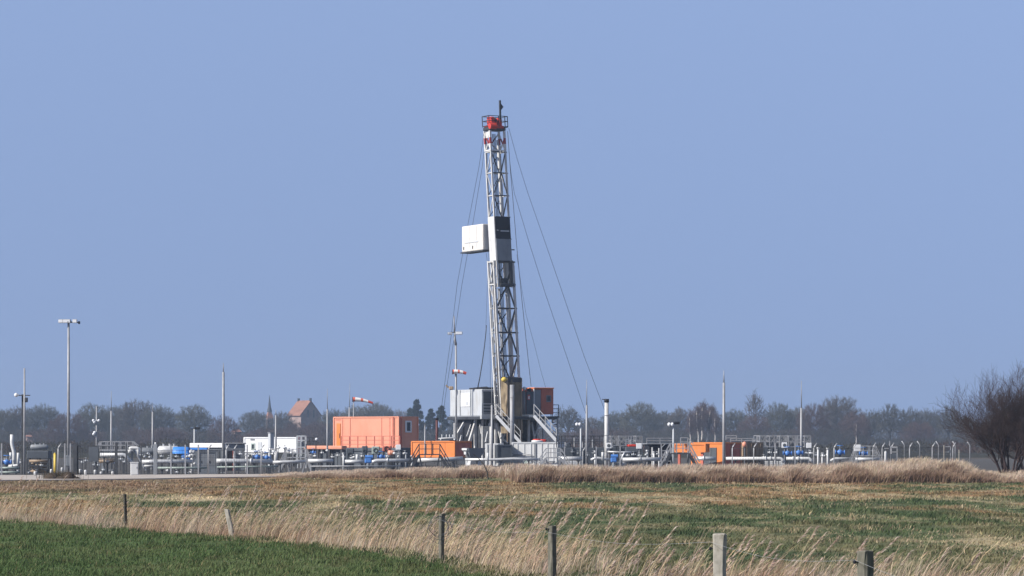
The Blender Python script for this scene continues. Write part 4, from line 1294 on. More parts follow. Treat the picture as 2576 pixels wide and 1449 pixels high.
s = MB(oK, TH); s.tube([(-.22, .1, z0_ - .05), (-.22, .1, z1_ - .3)], .19, 12, .17); s.tube([(-.22, .1, z1_ - .3), (-.22, .1, z1_ - .12)], .17, 12, .05); s.build('drum', M['grey'], o, True)
s = MB(oK, TH); s.ball((-.2, .0, z1_ - .0), .16); s.build('dome_lamp', M['lamp'], o, True)
s = MB(oK, TH); s.ball((.28, .0, z1_ - .13), .2, .7); s.ball((.42, .1, z1_ - .05), .16, .7); s.build('reel', M['black'], o, True)
o = thing('rig_floodlight', (X(1393, D - 2), D - 2, zz(1066)), 'dark double floodlight on the stair beside the rig cabin', 'floodlight')
s = MB((X(1391, D - 1.9), D - 1.9, zz(1066))); s.bar((.0, 0, -.9), (.0, 0, .2), .05); s.bevbox((-.12, -.1, .05), (.16, .12, .38), .05); s.bevbox((.06, -.1, -.3), (.34, .12, -.02), .05); s.build('housing', M['black'], o)
s = MB((X(1391, D - 1.9), D - 1.9, zz(1066))); s.ball((.1, -.14, .2), .1); s.ball((.2, -.14, -.2), .12); s.build('lamp', M['lamp'], o, True)

# cables
def cable(pts, d0, d1, r, lab, grp='cables bracing the drilling mast'):
    n_ = len(pts)
    o = thing('guy_cable', P(pts[-1][0], pts[-1][1], d1), lab, 'cable', grp)
    s = MB()
    vs_ = [P(p, q, d0 + (d1 - d0) * i / (n_ - 1)) for i, (p, q) in enumerate(pts)]
    s.tube(vs_, r, 5); s.build('cable', M['wire'], o)
cable([(1219, 325), (1205, 420), (1178, 560), (1150, 716), (1133, 860), (1114, 1000), (1100, 1110), (1093, 1168)], D, D + 14, .017, 'outer left bracing cable running down beside the white cabin')
cable([(1224, 325), (1213, 420), (1190, 560), (1162, 716), (1141, 860), (1120, 1000), (1108, 1110), (1100, 1168)], D, D + 16, .017, 'inner left bracing cable crossing the slim windsock mast')
cable([(1280, 322), (1300, 396), (1328, 486), (1375, 620), (1408, 716), (1469, 895), (1521, 1031), (1562, 1160)], D, D + 10, .017, 'outermost right bracing cable ending at the flare stack')
cable([(1280, 380), (1286, 440), (1294, 486), (1331, 610), (1373, 742), (1425, 895), (1474, 1041), (1508, 1150)], D, D + 6, .017, 'middle right bracing cable ending at the thin rod')
cable([(1277, 330), (1284, 430), (1289, 486), (1299, 610), (1311, 735), (1324, 860), (1336, 972)], D, D + 1, .024, 'steep right cable dropping to the driller cabin roof')
cable([(1300, 640), (1311, 716), (1324, 794), (1344, 866), (1360, 930), (1373, 976)], D, D + 2, .012, 'faint thin cable reaching the orange cabin roof')
cable([(1225, 330), (1229, 640), (1223, 800), (1222, 830)], D + 1, D + 1.2, .012, 'thin vertical line above the dark hose')
cable([(1223, 636), (1231, 700), (1233, 900), (1234, 1040)], D + 2, D + 2.2, .014, 'thin line hanging below the white cabin along the mast')


# ------------------------------------------------------------------ containers and tanks
def cbox(name, px, y0, y1, d, Lp, Rp, th, body, lab, cat, group=None, z0=None, z1=None, corner_fit=True, base=True):
    """box thing: near vertical edge at photo column px, left face Lp px wide, right face Rp px wide"""
    k_ = d / F
    th = math.radians(th)
    a, b = Rp * k_ / math.cos(th), (Lp * k_ / math.sin(th) if th > 0 else 2.4)
    zb = Z(y1, d) if z0 is None else z0
    zt = Z(y0, d) if z1 is None else z1
    org = corner(px, d)
    o = thing(name, (org.x, org.y, zb), lab, cat, group)
    s = MB(org, th); s.bevbox((0, 0, zb), (a, b, zt), .04); s.build('body', M[body], o)
    if corner_fit:
        s = MB(org, th)
        for p, q in ((0, 0), (a, 0), (a, b), (0, b)):
            s.bar((p, q, zb + .02), (p, q, zt + .02), .11)
        s.bar((0, 0, zt), (0, b, zt), .10); s.bar((0, 0, zt), (a, 0, zt), .10); s.bar((0, b, zt), (a, b, zt), .1); s.bar((a, 0, zt), (a, b, zt), .1)
        s.bar((0, 0, zb + .06), (0, b, zb + .06), .12); s.bar((0, 0, zb + .06), (a, 0, zb + .06), .12)
        s.build('frame', M[body], o)
    return o, org, th, a, b, zb, zt

o, org, th, a, b, zb, zt = cbox('site_container', 1003, 1049, 1127, 236, 171, 46, 52, 'orange', 'large salmon orange site container with a white framed end window', 'container')
for f in (.13, .255, .74, .86):
    s = MB(org, th); s.box((-.02, b * f, zb + .1), (-.002, b * f + .05, zt - .08)); s.build('panel_joint', M['rust'], o)
s = MB(org, th); s.bevbox((-.05, b * .895, zb + .1), (-.004, b * .955, zt - .5), .01); q = s.build('door', M['orange2'], o)
s = MB(org, th); s.box((-.075, b * .905, zb + .8), (-.052, b * .912, zb + 1.2)); s.build('handle', M['darkst'], q)
s = MB(org, th); s.box((-.012, b * .885, zt - .24), (-.003, b * .975, zt - .17)); s.build('lettering', M['rust'], o)
s = MB(org, th); s.bevbox((a * .32, -.06, Z(1088, 236)), (a * .66, -.004, Z(1058, 236)), .02); w_ = s.build('window_frame', M['bright'], o)
s = MB(org, th); s.box((a * .40, -.07, Z(1084, 236)), (a * .58, -.062, Z(1062, 236))); s.build('pane', M['glass'], w_)
s = MB(org, th); s.tube([(-.12, .5, zb), (-.12, .5, zt)], .05, 6); s.tube([(.22, -.1, zb), (.22, -.1, zt)], .05, 6); s.build('downpipe', M['rust'], o)
# platform it stands on, with railing
o, org, th, a, b, zb, zt = cbox('equipment_platform', 1007, 1128, 1180, 232, 180, 44, 52, 'slate', 'dark steel platform with railing carrying the salmon container', 'platform', z0=0)
s = MB(org, th)
def rails(org, th, pts, h, mt, parent, w=.045, nrail=2, step=1.0):
    s = MB(org, th)
    for p, q in zip(pts[:-1], pts[1:]):
        p, q = Vector(p), Vector(q)
        for k_ in range(nrail):
            dz = Vector((0, 0, h * (1 - k_ / nrail))); s.bar(p + dz, q + dz, w)
        n_ = max(1, round((q - p).length / step))
        for i in range(n_ + 1):
            c_ = p.lerp(q, i / n_); s.bar(c_, c_ + Vector((0, 0, h)), w * 1.2)
    return s.build('railing', M[mt], parent)
rails(org, th, [(-.05, 0, zt), (-.05, b * .86, zt)], .98, 'rust', o, .05, 3, .85)
s = MB(org, th); s.bevbox((-.1, -.06, zt - .22), (a + .05, b, zt + .003), .02); s.build('deck', M['slate'], o)
for f in (.1, .3, .5, .7, .9):
    s = MB(org, th); s.bar((-.12, b * f, 0), (-.12, b * f, zt - .22), .18); s.build('leg', M['darkst'], o)

o, org, th, a, b, zb, zt = cbox('flat_rack', 860, 1121.5, 1130, 226, 100, 12, 60, 'orange', 'long low red orange roof slab left of the salmon container', 'shelter', corner_fit=False)
for f in (.03, .35, .65, .97):
    s = MB(org, th); s.bar((.15, b * f, 0), (.15, b * f, zb), .16); s.build('leg', M['darkst'], o)
s = MB(org, th); s.bevbox((.4, .2, .1), (a + 1.2, b - .2, zb - .02), .03); s.build('dark_interior', M['slate'], o)

o, org, th, a, b, zb, zt = cbox('orange_skid', 1143.5, 1111, 1152, 224, 110, 40, 55, 'orange2', 'small bright orange pump box behind the dark crossover stairs', 'skid container', z0=Z(1151, 224))
s = MB(org, th); s.bevbox((.1, -.04, zb + .1), (a - .1, -.004, zt - .1), .02); s.build('end_panel', M['rust'], o)
s = MB(org, th)
for f in (.22, .5, .76): s.box((-.02, b * f, zb + .15), (-.003, b * f + .04, zt - .1))
s.build('side_rib', M['orange2'], o)
s = MB(org, th); s.bevbox((.2, .6, zt), (1.0, 2.2, zt + .12), .03); s.build('roof_hatch', M['darkst'], o)
o = thing('exhaust_pipe', (X(1099, 226), 226, 0), 'dark maroon exhaust pipe with black tip above the orange pump box', 'exhaust pipe')
s = MB(o.location); s.tube([(0, 0, .8), (0, 0, Z(1052, 226))], .10, 10); s.build('tube', M['maroon'], o, True)
s = MB(o.location); s.tube([(0, 0, Z(1056, 226)), (0, 0, Z(1050.5, 226))], .13, 10); s.build('tip', M['black'], o, True)
o = thing('pump_frame', (X(1115, 229), 229, 0), 'pale pipe rails and manifold behind the orange pump box', 'manifold')
s = MB(o.location); s.tube([(-.4, 0, Z(1103, 229)), (.85, 0, Z(1101, 229)), (1.0, 0, Z(1108, 229))], .05, 6); s.tube([(-.2, 0, 0), (-.2, 0, Z(1103, 229))], .05, 6); s.tube([(.9, 0, 0), (.9, 0, Z(1103, 229))], .05, 6); s.build('pipe_frame', M['pale'], o, True)
for c_ in (-.1, .25, .5, .75):
    s = MB(o.location); s.tube([(c_, .1, Z(1105, 229)), (c_, .1, Z(1093, 229))], .045, 6); s.build('stub', M['pale'], o, True)

# right orange block: stepped bright wall with shutter, red end, brown tank
o, org, th, a, b, zb, zt = cbox('orange_container', 1823, 1114.5, 1152, 208, 78, 44, 50, 'orange2', 'bright orange container with grey roller shutter on the right', 'container', z0=.15)
s = MB(org, th); s.bevbox((-.05, b * .24, zb + .02), (-.006, b * .72, Z(1126, 208)), .01); q = s.build('shutter', M['slate'], o)
s = MB(org, th); s.bar((-.07, b * .42, zb), (-.07, b * .42, Z(1126, 208)), .05); s.build('post', M['grey'], q)
s = MB(org, th); s.bevbox((.05, -.05, zb + .05), (a - .05, -.005, zt - .08), .01); q = s.build('end_wall', M['rust'], o)
for f in (.32, .40, .93): 
    s = MB(org, th); s.box((a * f, -.075, zb + .1), (a * f + .06, -.052, zt - .1)); s.build('door_edge', M['brown'], q)
o, org2, th2, a2, b2, zb2, zt2 = cbox('orange_skid', 1774, 1117.5, 1138, 206.5, 74, 10, 62, 'orange2', 'lower orange ramp box left of the grey roller shutter', 'skid container')
s = MB(org2, th2)
for f in (.12, .88):
    s = MB(org2, th2); s.bar((.15, b2 * f, 0), (.15, b2 * f, zb2), .16); s.build('leg', M['rust'], o)
o, org3, th3, a3, b3, zb3, zt3 = cbox('brown_tank', 1870, 1114.5, 1152, 211, 6, 50, 28, 'brown', 'brown ribbed tank beside the red end of the orange container', 'tank', z0=.1)
for f in (.18, .42, .66, .9):
    s = MB(org3, th3); s.bar((a3 * f, -.04, zb3 + .05), (a3 * f, -.04, zt3 - .05), .09); s.build('rib', M['brown'], o)
o = thing('orange_buoy', (X(1873, 204), 204, 0), 'small pale orange warning lamp at the joint of red wall and brown tank', 'warning lamp')
s = MB(o.location); s.ball((0, 0, Z(1118, 204)), .17, 1.2); s.build('lamp_body', M['orange'], o, True)
s = MB(o.location); s.bar((0, .05, 0), (0, .05, Z(1122, 204)), .05); s.build('post', M['grey'], o)

# tanks in front of the rig
o, org, th, a, b, zb, zt = cbox('pale_tank', 1289, 1114, 1160, 236, 0, 112, -14, 'white', 'long pale tank with grey uprights in front of the rig stairs', 'tank', z0=.05)
s = MB(org, th); s.bevbox((a * .49, -.08, zb), (a * .54, -.004, zt - .02), .02); s.build('upright', M['grey'], o)
s = MB(org, th); s.bevbox((-.05, -.06, zt - .02), (a + .05, b + .05, zt + .06), .02); s.build('rim', M['pale'], o)
s = MB(org, th)
for f in (.1, .22, .34): s.tube([(a * f, -.10, zb + .2), (a * f + .3, -.12, zb + .55), (a * f + .55, -.10, zb + .3)], .035, 6)
s.build('hose', M['pale'], o)
for f in (.12, .27, .42, .66, .79, .92):
    s = MB(org, th); s.bar((a * f, -.02, zb + .02), (a * f, -.02, zt - .03), .05); s.build('rib', M['pale'], o)
s = MB(org, th); s.tube([(a * .58, -.16, zb + .35), (a * .97, -.16, zb + .35)], .06, 8); s.tube([(a * .03, -.14, zb + .9), (a * .46, -.14, zb + .9), (a * .46, -.14, zb + .2)], .045, 8); s.build('front_pipe', M['galv'], o, True)
s = MB(org, th); s.bevbox((a * .2, -.1, zb + .15), (a * .36, -.01, zb + .55), .02); s.build('hatch', M['pipegrn'], o)
o, org, th, a, b, zb, zt = cbox('grey_tank', 1252, 1120, 1150, 235, 4, 35.5, 12, 'slate', 'dark grey square tank panel between two pale tanks', 'tank', z0=.3)
s = MB(org, th); s.bevbox((.05, -.05, zb + .06), (a - .05, -.005, zb + .12), .01); s.build('ledge', M['grey'], o)
o, org, th, a, b, zb, zt = cbox('pale_tank', 1222, 1117, 1156, 236, 0, 30, -10, 'white', 'small pale ribbed tank behind the slim pole before the rig', 'tank', z0=.05)
for f in (.1, .4, .72):
    s = MB(org, th); s.bar((a * f, -.05, zb), (a * f, -.05, zt), .1); s.build('rib', M['white'], o)
o = thing('red_pump', (X(1356, 240), 240, 0), 'red and white pump unit on top of the long pale tank', 'pump')
zp = Z(1113, 240)
s = MB((X(1356, 240), 240, zp)); s.tube([(-.5, 0, .12), (.1, 0, .16)], .16, 10); s.bevbox((.1, -.2, 0), (.6, .2, .26), .05); s.bar((-.35, 0, -.05), (-.35, 0, .1), .1); s.bar((.0, 0, -.05), (.0, 0, .1), .1); s.build('motor', M['red'], o, True)
s = MB((X(1356, 240), 240, zp)); s.tube([(-.62, -.15, .08), (.3, -.15, .10)], .09, 8); s.build('suction_pipe', M['bright'], o, True)
s = MB((X(1356, 240), 240, 0)); s.bar((-.4, .3, 0), (-.4, .3, zp), .1); s.bar((.4, .3, 0), (.4, .3, zp), .1); s.build('stand', M['darkst'], o)
# skip
d = 200; k_ = d / F
o = thing('skip', (X(1178, d), d, 0), 'grey sloping waste skip with one white sunlit end', 'skip')
th = math.radians(38); org = corner(1178, d)
a, b = 43 * k_ / math.cos(th), 17.5 * k_ / math.sin(th)
z0_, z1_ = Z(1157, d), Z(1127, d)
s = MB(org, th)
t = .18
s.add([(t * 2, t, z0_), (a - t * 2, t, z0_), (a - t * 2, b - t, z0_), (t * 2, b - t, z0_), (0, 0, z1_), (a, 0, z1_), (a, b, z1_), (0, b, z1_),
       (.08, .08, z1_), (a - .08, .08, z1_), (a - .08, b - .08, z1_), (.08, b - .08, z1_), (t * 2, t + .05, z0_ + .1), (a - t * 2, t + .05, z0_ + .1), (a - t * 2, b - t, z0_ + .1), (t * 2, b - t, z0_ + .1)],
      [(3, 2, 1, 0), (0, 1, 5, 4), (1, 2, 6, 5), (2, 3, 7, 6), (3, 0, 4, 7), (4, 5, 9, 8), (5, 6, 10, 9), (6, 7, 11, 10), (7, 4, 8, 11), (8, 9, 13, 12), (9, 10, 14, 13), (10, 11, 15, 14), (11, 8, 12, 15), (12, 13, 14, 15)])
s.build('tub', M['grey'], o)
s = MB(org, th); s.bevbox((-.06, .1, z1_ - .16), (-.005, b - .1, z1_ - .02), .01); s.bevbox((-.03, b * .3, z1_ - .45), (.06, b * .6, z1_ - .25), .01); s.build('end_rim', M['white'], o)
for f in (.15, .8):
    s = MB(org, th); s.bar((a * f, b / 2, 0), (a * f, b / 2, z0_), .2); s.build('foot', M['pale'], o)
s = MB(org, th); s.bar((.05, -.1, z0_ + .02), (-.3, -.35, .12), .22, .1); s.build('chute', M['white'], o)

# railed mud tanks, flare stack, cages
def mud_tank(px0, px1, d, ytop, ydeck, yb, lab, mt='darkst', rail='darkst', th=8, braces=True):
    k_ = d / F; th = math.radians(th)
    org = corner(px0, d); a = (px1 - px0) * k_ / math.cos(th); b = 2.4
    zd, zr = Z(ydeck, d), Z(ytop, d)
    o = thing('mud_tank', (org.x, org.y, 0), lab, 'mud tank', 'railed mud tanks right of the rig')
    s = MB(org, th); s.bevbox((0, 0, .3), (a, b, zd), .05); s.build('tank', M[mt], o)
    s = MB(org, th); n_ = int(a / .8)
    for i in range(n_ + 1): s.bar((a * i / n_, -.05, .2), (a * i / n_, -.05, zd), .09)
    s.build('ribs', M[mt], o)
    h = zr - zd
    rails(org, th, [(0, 0, zd), (a, 0, zd)], h, rail, o, .055, 2, .9)
    rails(org, th, [(0, b, zd), (a, b, zd)], h, rail, o, .055, 3, .7)
    rails(org, th, [(0, 0, zd), (0, b, zd)], h, rail, o, .05, 2, 1.2)
    s = MB(org, th)
    rg = random.Random(px0)
    for i in range(int(a / .75)):
        x_ = .3 + i * .75 + rg.random() * .2
        s.tube([(x_, .9, zd - .02), (x_, .9, zd + h * (.5 + .4 * rg.random()))], .06, 6)
    s.build('agitator_shafts', M['galv'], o)
    for i in range(int(a / 1.5)):
        x_ = .5 + i * 1.5
        s = MB(org, th); s.bevbox((x_, .8, zd), (x_ + .4, 1.3, zd + .35), .06); s.build('agitator_motor', M['slate'], o)
    s = MB(org, th); s.bevbox((a * .08, -.2, .1), (a * .5, -.06, .55), .04); s.build('trough', M['white'], o)
    return o
mud_tank(1412, 1522, 226, 1097, 1126, 1150, 'dark railed mud tank between rig stairs and flare stack', 'slate', 'darkst')
mud_tank(1532, 1616, 230, 1097, 1125, 1150, 'lighter railed tank right of the flare stack', 'slate', 'galv')
mud_tank(1910, 2040, 222, 1096, 1123, 1150, 'railed tank with grey cages on the far right', 'slate', 'galv', 5)
def cage(px, y0, y1, wpx, d, lab):
    k_ = d / F; w_ = wpx * k_; o = thing('pipe_cage', (X(px, d), d, 0), lab, 'cage', 'grey upright cages on the railed tanks')
    za, zb = Z(y1, d), Z(y0, d)
    s = MB((X(px, d), d, 0), .15)
    for x_ in (0, w_):
        for y_ in (0, .8): s.bar((x_, y_, za), (x_, y_, zb), .07)
    for z_ in (za, (za + zb) / 2, zb):
        s.bar((0, 0, z_), (w_, 0, z_), .06); s.bar((0, .8, z_), (w_, .8, z_), .06); s.bar((0, 0, z_), (0, .8, z_), .06); s.bar((w_, 0, z_), (w_, .8, z_), .06)
    s.bar((0, 0, za), (w_, 0, zb), .04)
    s.build('frame', M['galv'], o)
    s = MB((X(px, d), d, 0), .15)
    for i in range(1, 4): s.tube([(w_ * i / 4, .4, za), (w_ * i / 4, .4, zb - .06)], .055, 6)
    s.build('cylinders', M['grey'], o)
    s = MB((X(px, d), d, 0), .15); s.bar((0, .4, 0), (0, .4, za), .06); s.bar((w_, .4, 0), (w_, .4, za), .06); s.build('stand', M['darkst'], o)
for px, w_, lab in ((1962, 17, 'second cage from the left on the far right tank'), (1984, 17, 'third cage beside the right lightning rod'), (2024, 16, 'rightmost cage beside the white square sign'), (1912, 14, 'first cage beside the brown tank'), (1936, 13, 'narrow cage between first and second cage')):
    cage(px, 1097, 1124, w_, 219, lab)
for px, w_, lab in ((1537, 16, 'cage just right of the flare stack'), (1557, 18, 'cage second right of the flare stack'), (1600, 15, 'cage above the small white square sign')):
    cage(px, 1097, 1121, w_, 226.5, lab)
d = 212
o = thing('flare_stack', (X(1526, d), d, 0), 'tall pale vent stack with black cap right of the rig', 'vent stack')
s = MB(o.location); s.tube([(0, 0, .0), (0, 0, Z(1012, d))], .165, 14, .15); s.build('tube', M['mast'], o, True)
s = MB(o.location); s.tube([(0, 0, Z(1012, d)), (0, 0, Z(1003.5, d))], .19, 12, .17); s.bar((-.0, 0, Z(1005.5, d)), (-.34, 0, Z(1004.5, d)), .06); s.build('cap', M['black'], o, True)
for y_ in (1045, 1095): 
    s = MB(o.location); s.torus((0, 0, Z(y_, d)), .17, .025, 'z'); s.build('flange', M['galv'], o)

def sign(px, py, half, d, lab, ring=False):
    k_ = d / F; w_ = half * k_
    o = thing('square_sign', (X(px, d), d, 0), lab, 'sign', 'square white signs on posts')
    zc = Z(py, d)
    s = MB(o.location); s.bevbox((-w_, -.03, zc - w_), (w_, .03, zc + w_), .02); q = s.build('board', M['bright'], o)
    if ring:
        s = MB(o.location); s.tube([(0, -.045, zc), (0, -.032, zc)], w_ * .62, 14); s.build('dark_disc', M['slate'], q)
    s = MB(o.location); s.bar((0, .07, 0), (0, .07, zc), .06); s.build('post', M['galv'], o)
sign(1607.5, 1122, 7, 204, 'plain white square sign right of the railed tanks')
sign(1531.5, 1121, 7, 203, 'white square sign with dark disc beside the flare stack', True)
sign(1973.5, 1120, 7, 203, 'white square sign with dark disc under the cages', True)
sign(2035, 1120.5, 6.6, 203, 'plain white square sign under the rightmost cage')
sign(2157, 1127, 8.5, 190, 'large white sign at the right crossover stairs')
sign(1002, 1125, 6.5, 205, 'white box sign below the salmon container corner')

o = thing('red_machine', (X(1589, 214), 214, 0), 'red topped dark pump machine below the right cages', 'pump')
s = MB(o.location); s.bevbox((-.45, 0, Z(1138, 214)), (.5, .8, Z(1124, 214)), .05); s.build('body', M['slate'], o)
s = MB(o.location); s.bevbox((-.25, .1, Z(1124, 214)), (.35, .7, Z(1118, 214)), .05); s.tube([(-.35, .3, Z(1121, 214)), (.5, .3, Z(1121, 214))], .07, 8); s.build('engine_cover', M['red'], o)
s = MB(o.location); s.bar((-.3, .4, 0), (-.3, .4, Z(1138, 214)), .12); s.bar((.3, .4, 0), (.3, .4, Z(1138, 214)), .12); s.build('stand', M['darkst'], o)

# dark open shelter with pale rails left of the orange block
d = 216
o = thing('open_shelter', (X(1664, d), d, 0), 'dark open shelter under pale roof rails left of the orange block', 'shelter')
s = MB(o.location, .1); s.bevbox((-.95, .2, .1), (.8, 2.2, Z(1118, d)), .05); s.build('dark_body', M['black'], o)
s = MB(o.location, .1); s.bevbox((-1.1, .0, Z(1118, d) + .003), (.9, 2.4, Z(1115, d)), .02); s.build('roof', M['grey'], o)
rails(o.location, .1, [(-1.1, .05, Z(1115, d)), (.9, .05, Z(1115, d))], .38, 'galv', o, .05, 2, .9)
for x_ in (-.7, -.2, .4):
    s = MB(o.location, .1); s.tube([(x_, -.1, 0), (x_, -.1, Z(1128 + 4 * x_, d))], .06, 8); s.build('stub', M['white'], o)


# ------------------------------------------------------------------ left side plant
def drum(px0, px1, py, r, d, body, lab, cat='vessel', legs=True, th=0.0):
    o = thing('vessel', (X((px0 + px1) / 2, d), d, 0), lab, cat)
    w_ = (px1 - px0) * d / F / 2; zc = Z(py, d)
    s = MB(o.location, th)
    n_ = 14
    prof = [(-w_, .25), (-w_ + r * .18, .7), (-w_ + r * .5, 1), (w_ - r * .5, 1), (w_ - r * .18, .7), (w_, .25)]
    vs, fs = [], []
    for x_, q in prof:
        for k_ in range(n_):
            a_ = 2 * PI * k_ / n_; vs.append((x_, r * q * math.cos(a_), zc + r * q * math.sin(a_)))
    for i in range(len(prof) - 1):
        for k_ in range(n_): fs.append((i * n_ + k_, i * n_ + (k_ + 1) % n_, (i + 1) * n_ + (k_ + 1) % n_, (i + 1) * n_ + k_))
    fs += [tuple(range(n_)), tuple(range((len(prof) - 1) * n_, len(prof) * n_))]
    s.add(vs, fs); s.build('shell', M[body], o, True)
    if legs:
        for x_ in (-w_ * .6, w_ * .6):
            s = MB(o.location, th); s.bar((x_, 0, 0), (x_, 0, zc - r * .7), r * .5, .12); s.build('saddle', M['darkst'], o)
    for x_ in (-w_ * .45, w_ * .1, w_ * .5):
        s = MB(o.location, th); s.tube([(x_, 0, zc + r * .9), (x_, 0, zc + r * 1.35)], r * .18, 8); s.tube([(x_, 0, zc + r * 1.3), (x_, 0, zc + r * 1.38)], r * .3, 8); s.build('nozzle', M['pipe'], o, True)
    return o

d = 190
o = thing('heat_exchanger_skid', (X(96, d), d, 0), 'dark steel table skid with grey cooler box beside the camera pole', 'skid')
s = MB(o.location); s.bevbox((-.75, 0, Z(1154, d)), (.7, 1.2, Z(1134, d)), .04); s.build('cooler_box', M['slate'], o)
for x_ in (-.72, -.05, .67):
    for y_ in (.05, 1.1):
        s = MB(o.location); s.bar((x_, y_, 0), (x_, y_, Z(1154, d)), .11); s.build('leg', M['darkst'], o)
s = MB(o.location); s.bar((-.75, .05, Z(1172, d)), (.7, .05, Z(1172, d)), .10); s.bar((-.72, .05, .1), (-.05, .05, Z(1172, d)), .07); s.bar((.67, .05, .1), (-.05, .05, Z(1172, d)), .07); s.build('crossbar', M['darkst'], o)
s = MB(o.location); s.tube([(-.5, .4, .5), (.5, .4, .5)], .2, 10); s.tube([(-.6, .5, .15), (.6, .5, .15)], .13, 8); s.build('lower_pipe', M['brown'], o, True)
o = drum(76, 121, 1124.5, .17, 190.4, 'grey', 'blue grey horizontal cylinder on top of the dark table skid', legs=False)

def pipe_thing(pts, d, r, body, lab, cat='pipe', supports=(), name='pipeline', group=None, flanges=()):
    vs_ = [P(a, b, d) for a, b in pts]
    o = thing(name, (vs_[0].x, d, 0), lab, cat, group)
    s = MB()
    dens = [vs_[0]]
    for i in range(1, len(vs_) - 1):                     # rounded elbows
        a, b, c_ = vs_[i - 1], vs_[i], vs_[i + 1]
        rr = min((b - a).length, (c_ - b).length, r * 2.2) * .5 + 1e-4
        p0, p1 = b + (a - b).normalized() * rr, b + (c_ - b).normalized() * rr
        for t in (0, .33, .67, 1): dens.append((p0.lerp(b, t)).lerp(b.lerp(p1, t), t))
    dens.append(vs_[-1])
    s.tube(dens, r, 12); s.build('pipe', M[body], o, True)
    for px, py in flanges:
        s = MB(); c_ = P(px, py, d); s.tube([c_ - Vector((.04, 0, 0)), c_ + Vector((.04, 0, 0))], r * 1.4, 12); s.build('flange', M[body], o, True)
    for px, py in supports:
        s = MB(); c_ = P(px, py, d); s.bar((c_.x, d + .02, 0), (c_.x, d + .02, c_.z), .09); s.bevbox((c_.x - .12, d - .1, c_.z - r - .06), (c_.x + .12, d + .14, c_.z - r - .0), .01); s.build('support', M['darkst'], o)
    return o

pipe_thing([(30, 1093), (30, 1117), (35.5, 1138), (36, 1188)], 186, .12, 'white', 'white vertical vent pipe with kink at the far left')
pipe_thing([(46, 1139), (46, 1171), (22, 1173)], 185, .09, 'white', 'white hooked pipe just left of the camera pole', flanges=[(30, 1173)])
pipe_thing([(27, 1138), (27, 1156)], 185.5, .085, 'white', 'short white riser between vent pipe and hooked pipe')
pipe_thing([(-6, 1177), (48, 1177)], 184, .065, 'pipegrn', 'upper green grey pipe at the left edge', supports=[(10, 1177), (40, 1177)])
pipe_thing([(-6, 1188), (50, 1188)], 183.6, .06, 'pipegrn', 'lower green grey pipe at the left edge', supports=[(18, 1188)])
pipe_thing([(-4, 1136), (-1, 1136), (-1, 1195)], 184, .08, 'white', 'white riser cut by the left edge')
pipe_thing([(74, 1160), (120, 1160)], 189, .09, 'brown', 'dull brown pipe under the dark table skid')
pipe_thing([(252, 1144), (314, 1144), (331, 1166)], 190, .125, 'pipe', 'grey pipe that bends down to the white cabinet', supports=[(262, 1144), (310, 1144)])
pipe_thing([(249, 1159), (293, 1159)], 192, .14, 'brown', 'fat brownish pipe behind the left mesh fence', supports=[(270, 1159)])
pipe_thing([(326, 1140), (326, 1127), (348, 1127), (349, 1148)], 191, .11, 'white', 'white inverted U pipe above the white cabinet')
pipe_thing([(357, 1162), (390, 1161), (484, 1161)], 186, .135, 'pipe', 'thick silver pipe below the blue tank', supports=[(372, 1161), (432, 1161), (470, 1161)], flanges=[(431, 1161)])
pipe_thing([(362, 1172), (388, 1172)], 184, .06, 'white', 'short white pipe beside the wide gate post')
pipe_thing([(397, 1177), (520, 1177)], 183, .065, 'pipegrn', 'pale green pipe low in front of the thick silver pipe', supports=[(408, 1177), (450, 1177), (500, 1177)])
pipe_thing([(545, 1159.5), (565, 1159.5), (686, 1161)], 186, .15, 'pipe', 'thick silver pipe in front of the grey shed', supports=[(560, 1160), (600, 1160), (640, 1160), (680, 1160)], flanges=[(632, 1160)])
pipe_thing([(546, 1175), (700, 1173)], 184, .05, 'pipegrn', 'thin low rail pipe in front of the grey shed', supports=[(552, 1175), (590, 1175), (625, 1174), (676, 1174)])
pipe_thing([(686, 1163), (716, 1162), (768, 1160)], 188, .10, 'pipe', 'silver pipe running under the left crossover stairs', supports=[(705, 1162), (745, 1161)])
pipe_thing([(775, 1159.5), (838, 1159)], 190, .13, 'pipe', 'silver pipe below the long red orange slab', supports=[(785, 1159), (825, 1159)])
pipe_thing([(868, 1161), (916, 1161)], 190, .12, 'pipe', 'short silver pipe left of the blue valve', supports=[(880, 1161), (910, 1161)])
pipe_thing([(932, 1164), (948, 1158.5), (1036, 1158)], 191, .12, 'pipe', 'silver pipe right of the blue valve', supports=[(960, 1158), (1000, 1158), (1030, 1158)], flanges=[(975, 1158)])
pipe_thing([(780, 1173), (1010, 1172)], 186, .04, 'galv', 'thin low guard rail before the valve row', supports=[(790, 1173), (850, 1173), (930, 1172), (990, 1172)])
pipe_thing([(1050, 1158), (1100, 1157), (1165, 1153)], 192, .14, 'pipe', 'silver pipe passing under the dark crossover stairs', supports=[(1060, 1158), (1140, 1155)])
pipe_thing([(1170, 1156), (1246, 1156), (1290, 1154), (1360, 1156)], 194, .09, 'pipe', 'silver pipe along the foot of the pale tanks', supports=[(1200, 1156), (1260, 1155), (1330, 1155)])
pipe_thing([(1405, 1153.5), (1466, 1153.5)], 195, .15, 'pipe', 'white pipe length between two crossover stairs', supports=[(1415, 1153), (1455, 1153)])
pipe_thing([(1486, 1157), (1500, 1151.5), (1540, 1158)], 195, .09, 'pipe', 'white pipe rising to a hump below the vent stack')
pipe_thing([(1528, 1136.5), (1560, 1137.5), (1589, 1137.5)], 197, .06, 'pipe', 'thin white raised pipe above the blue valve', supports=[(1535, 1137), (1585, 1137)])
pipe_thing([(1571, 1138), (1566, 1148), (1562, 1160)], 196.5, .06, 'pipe', 'curved white branch dropping from the raised pipe')
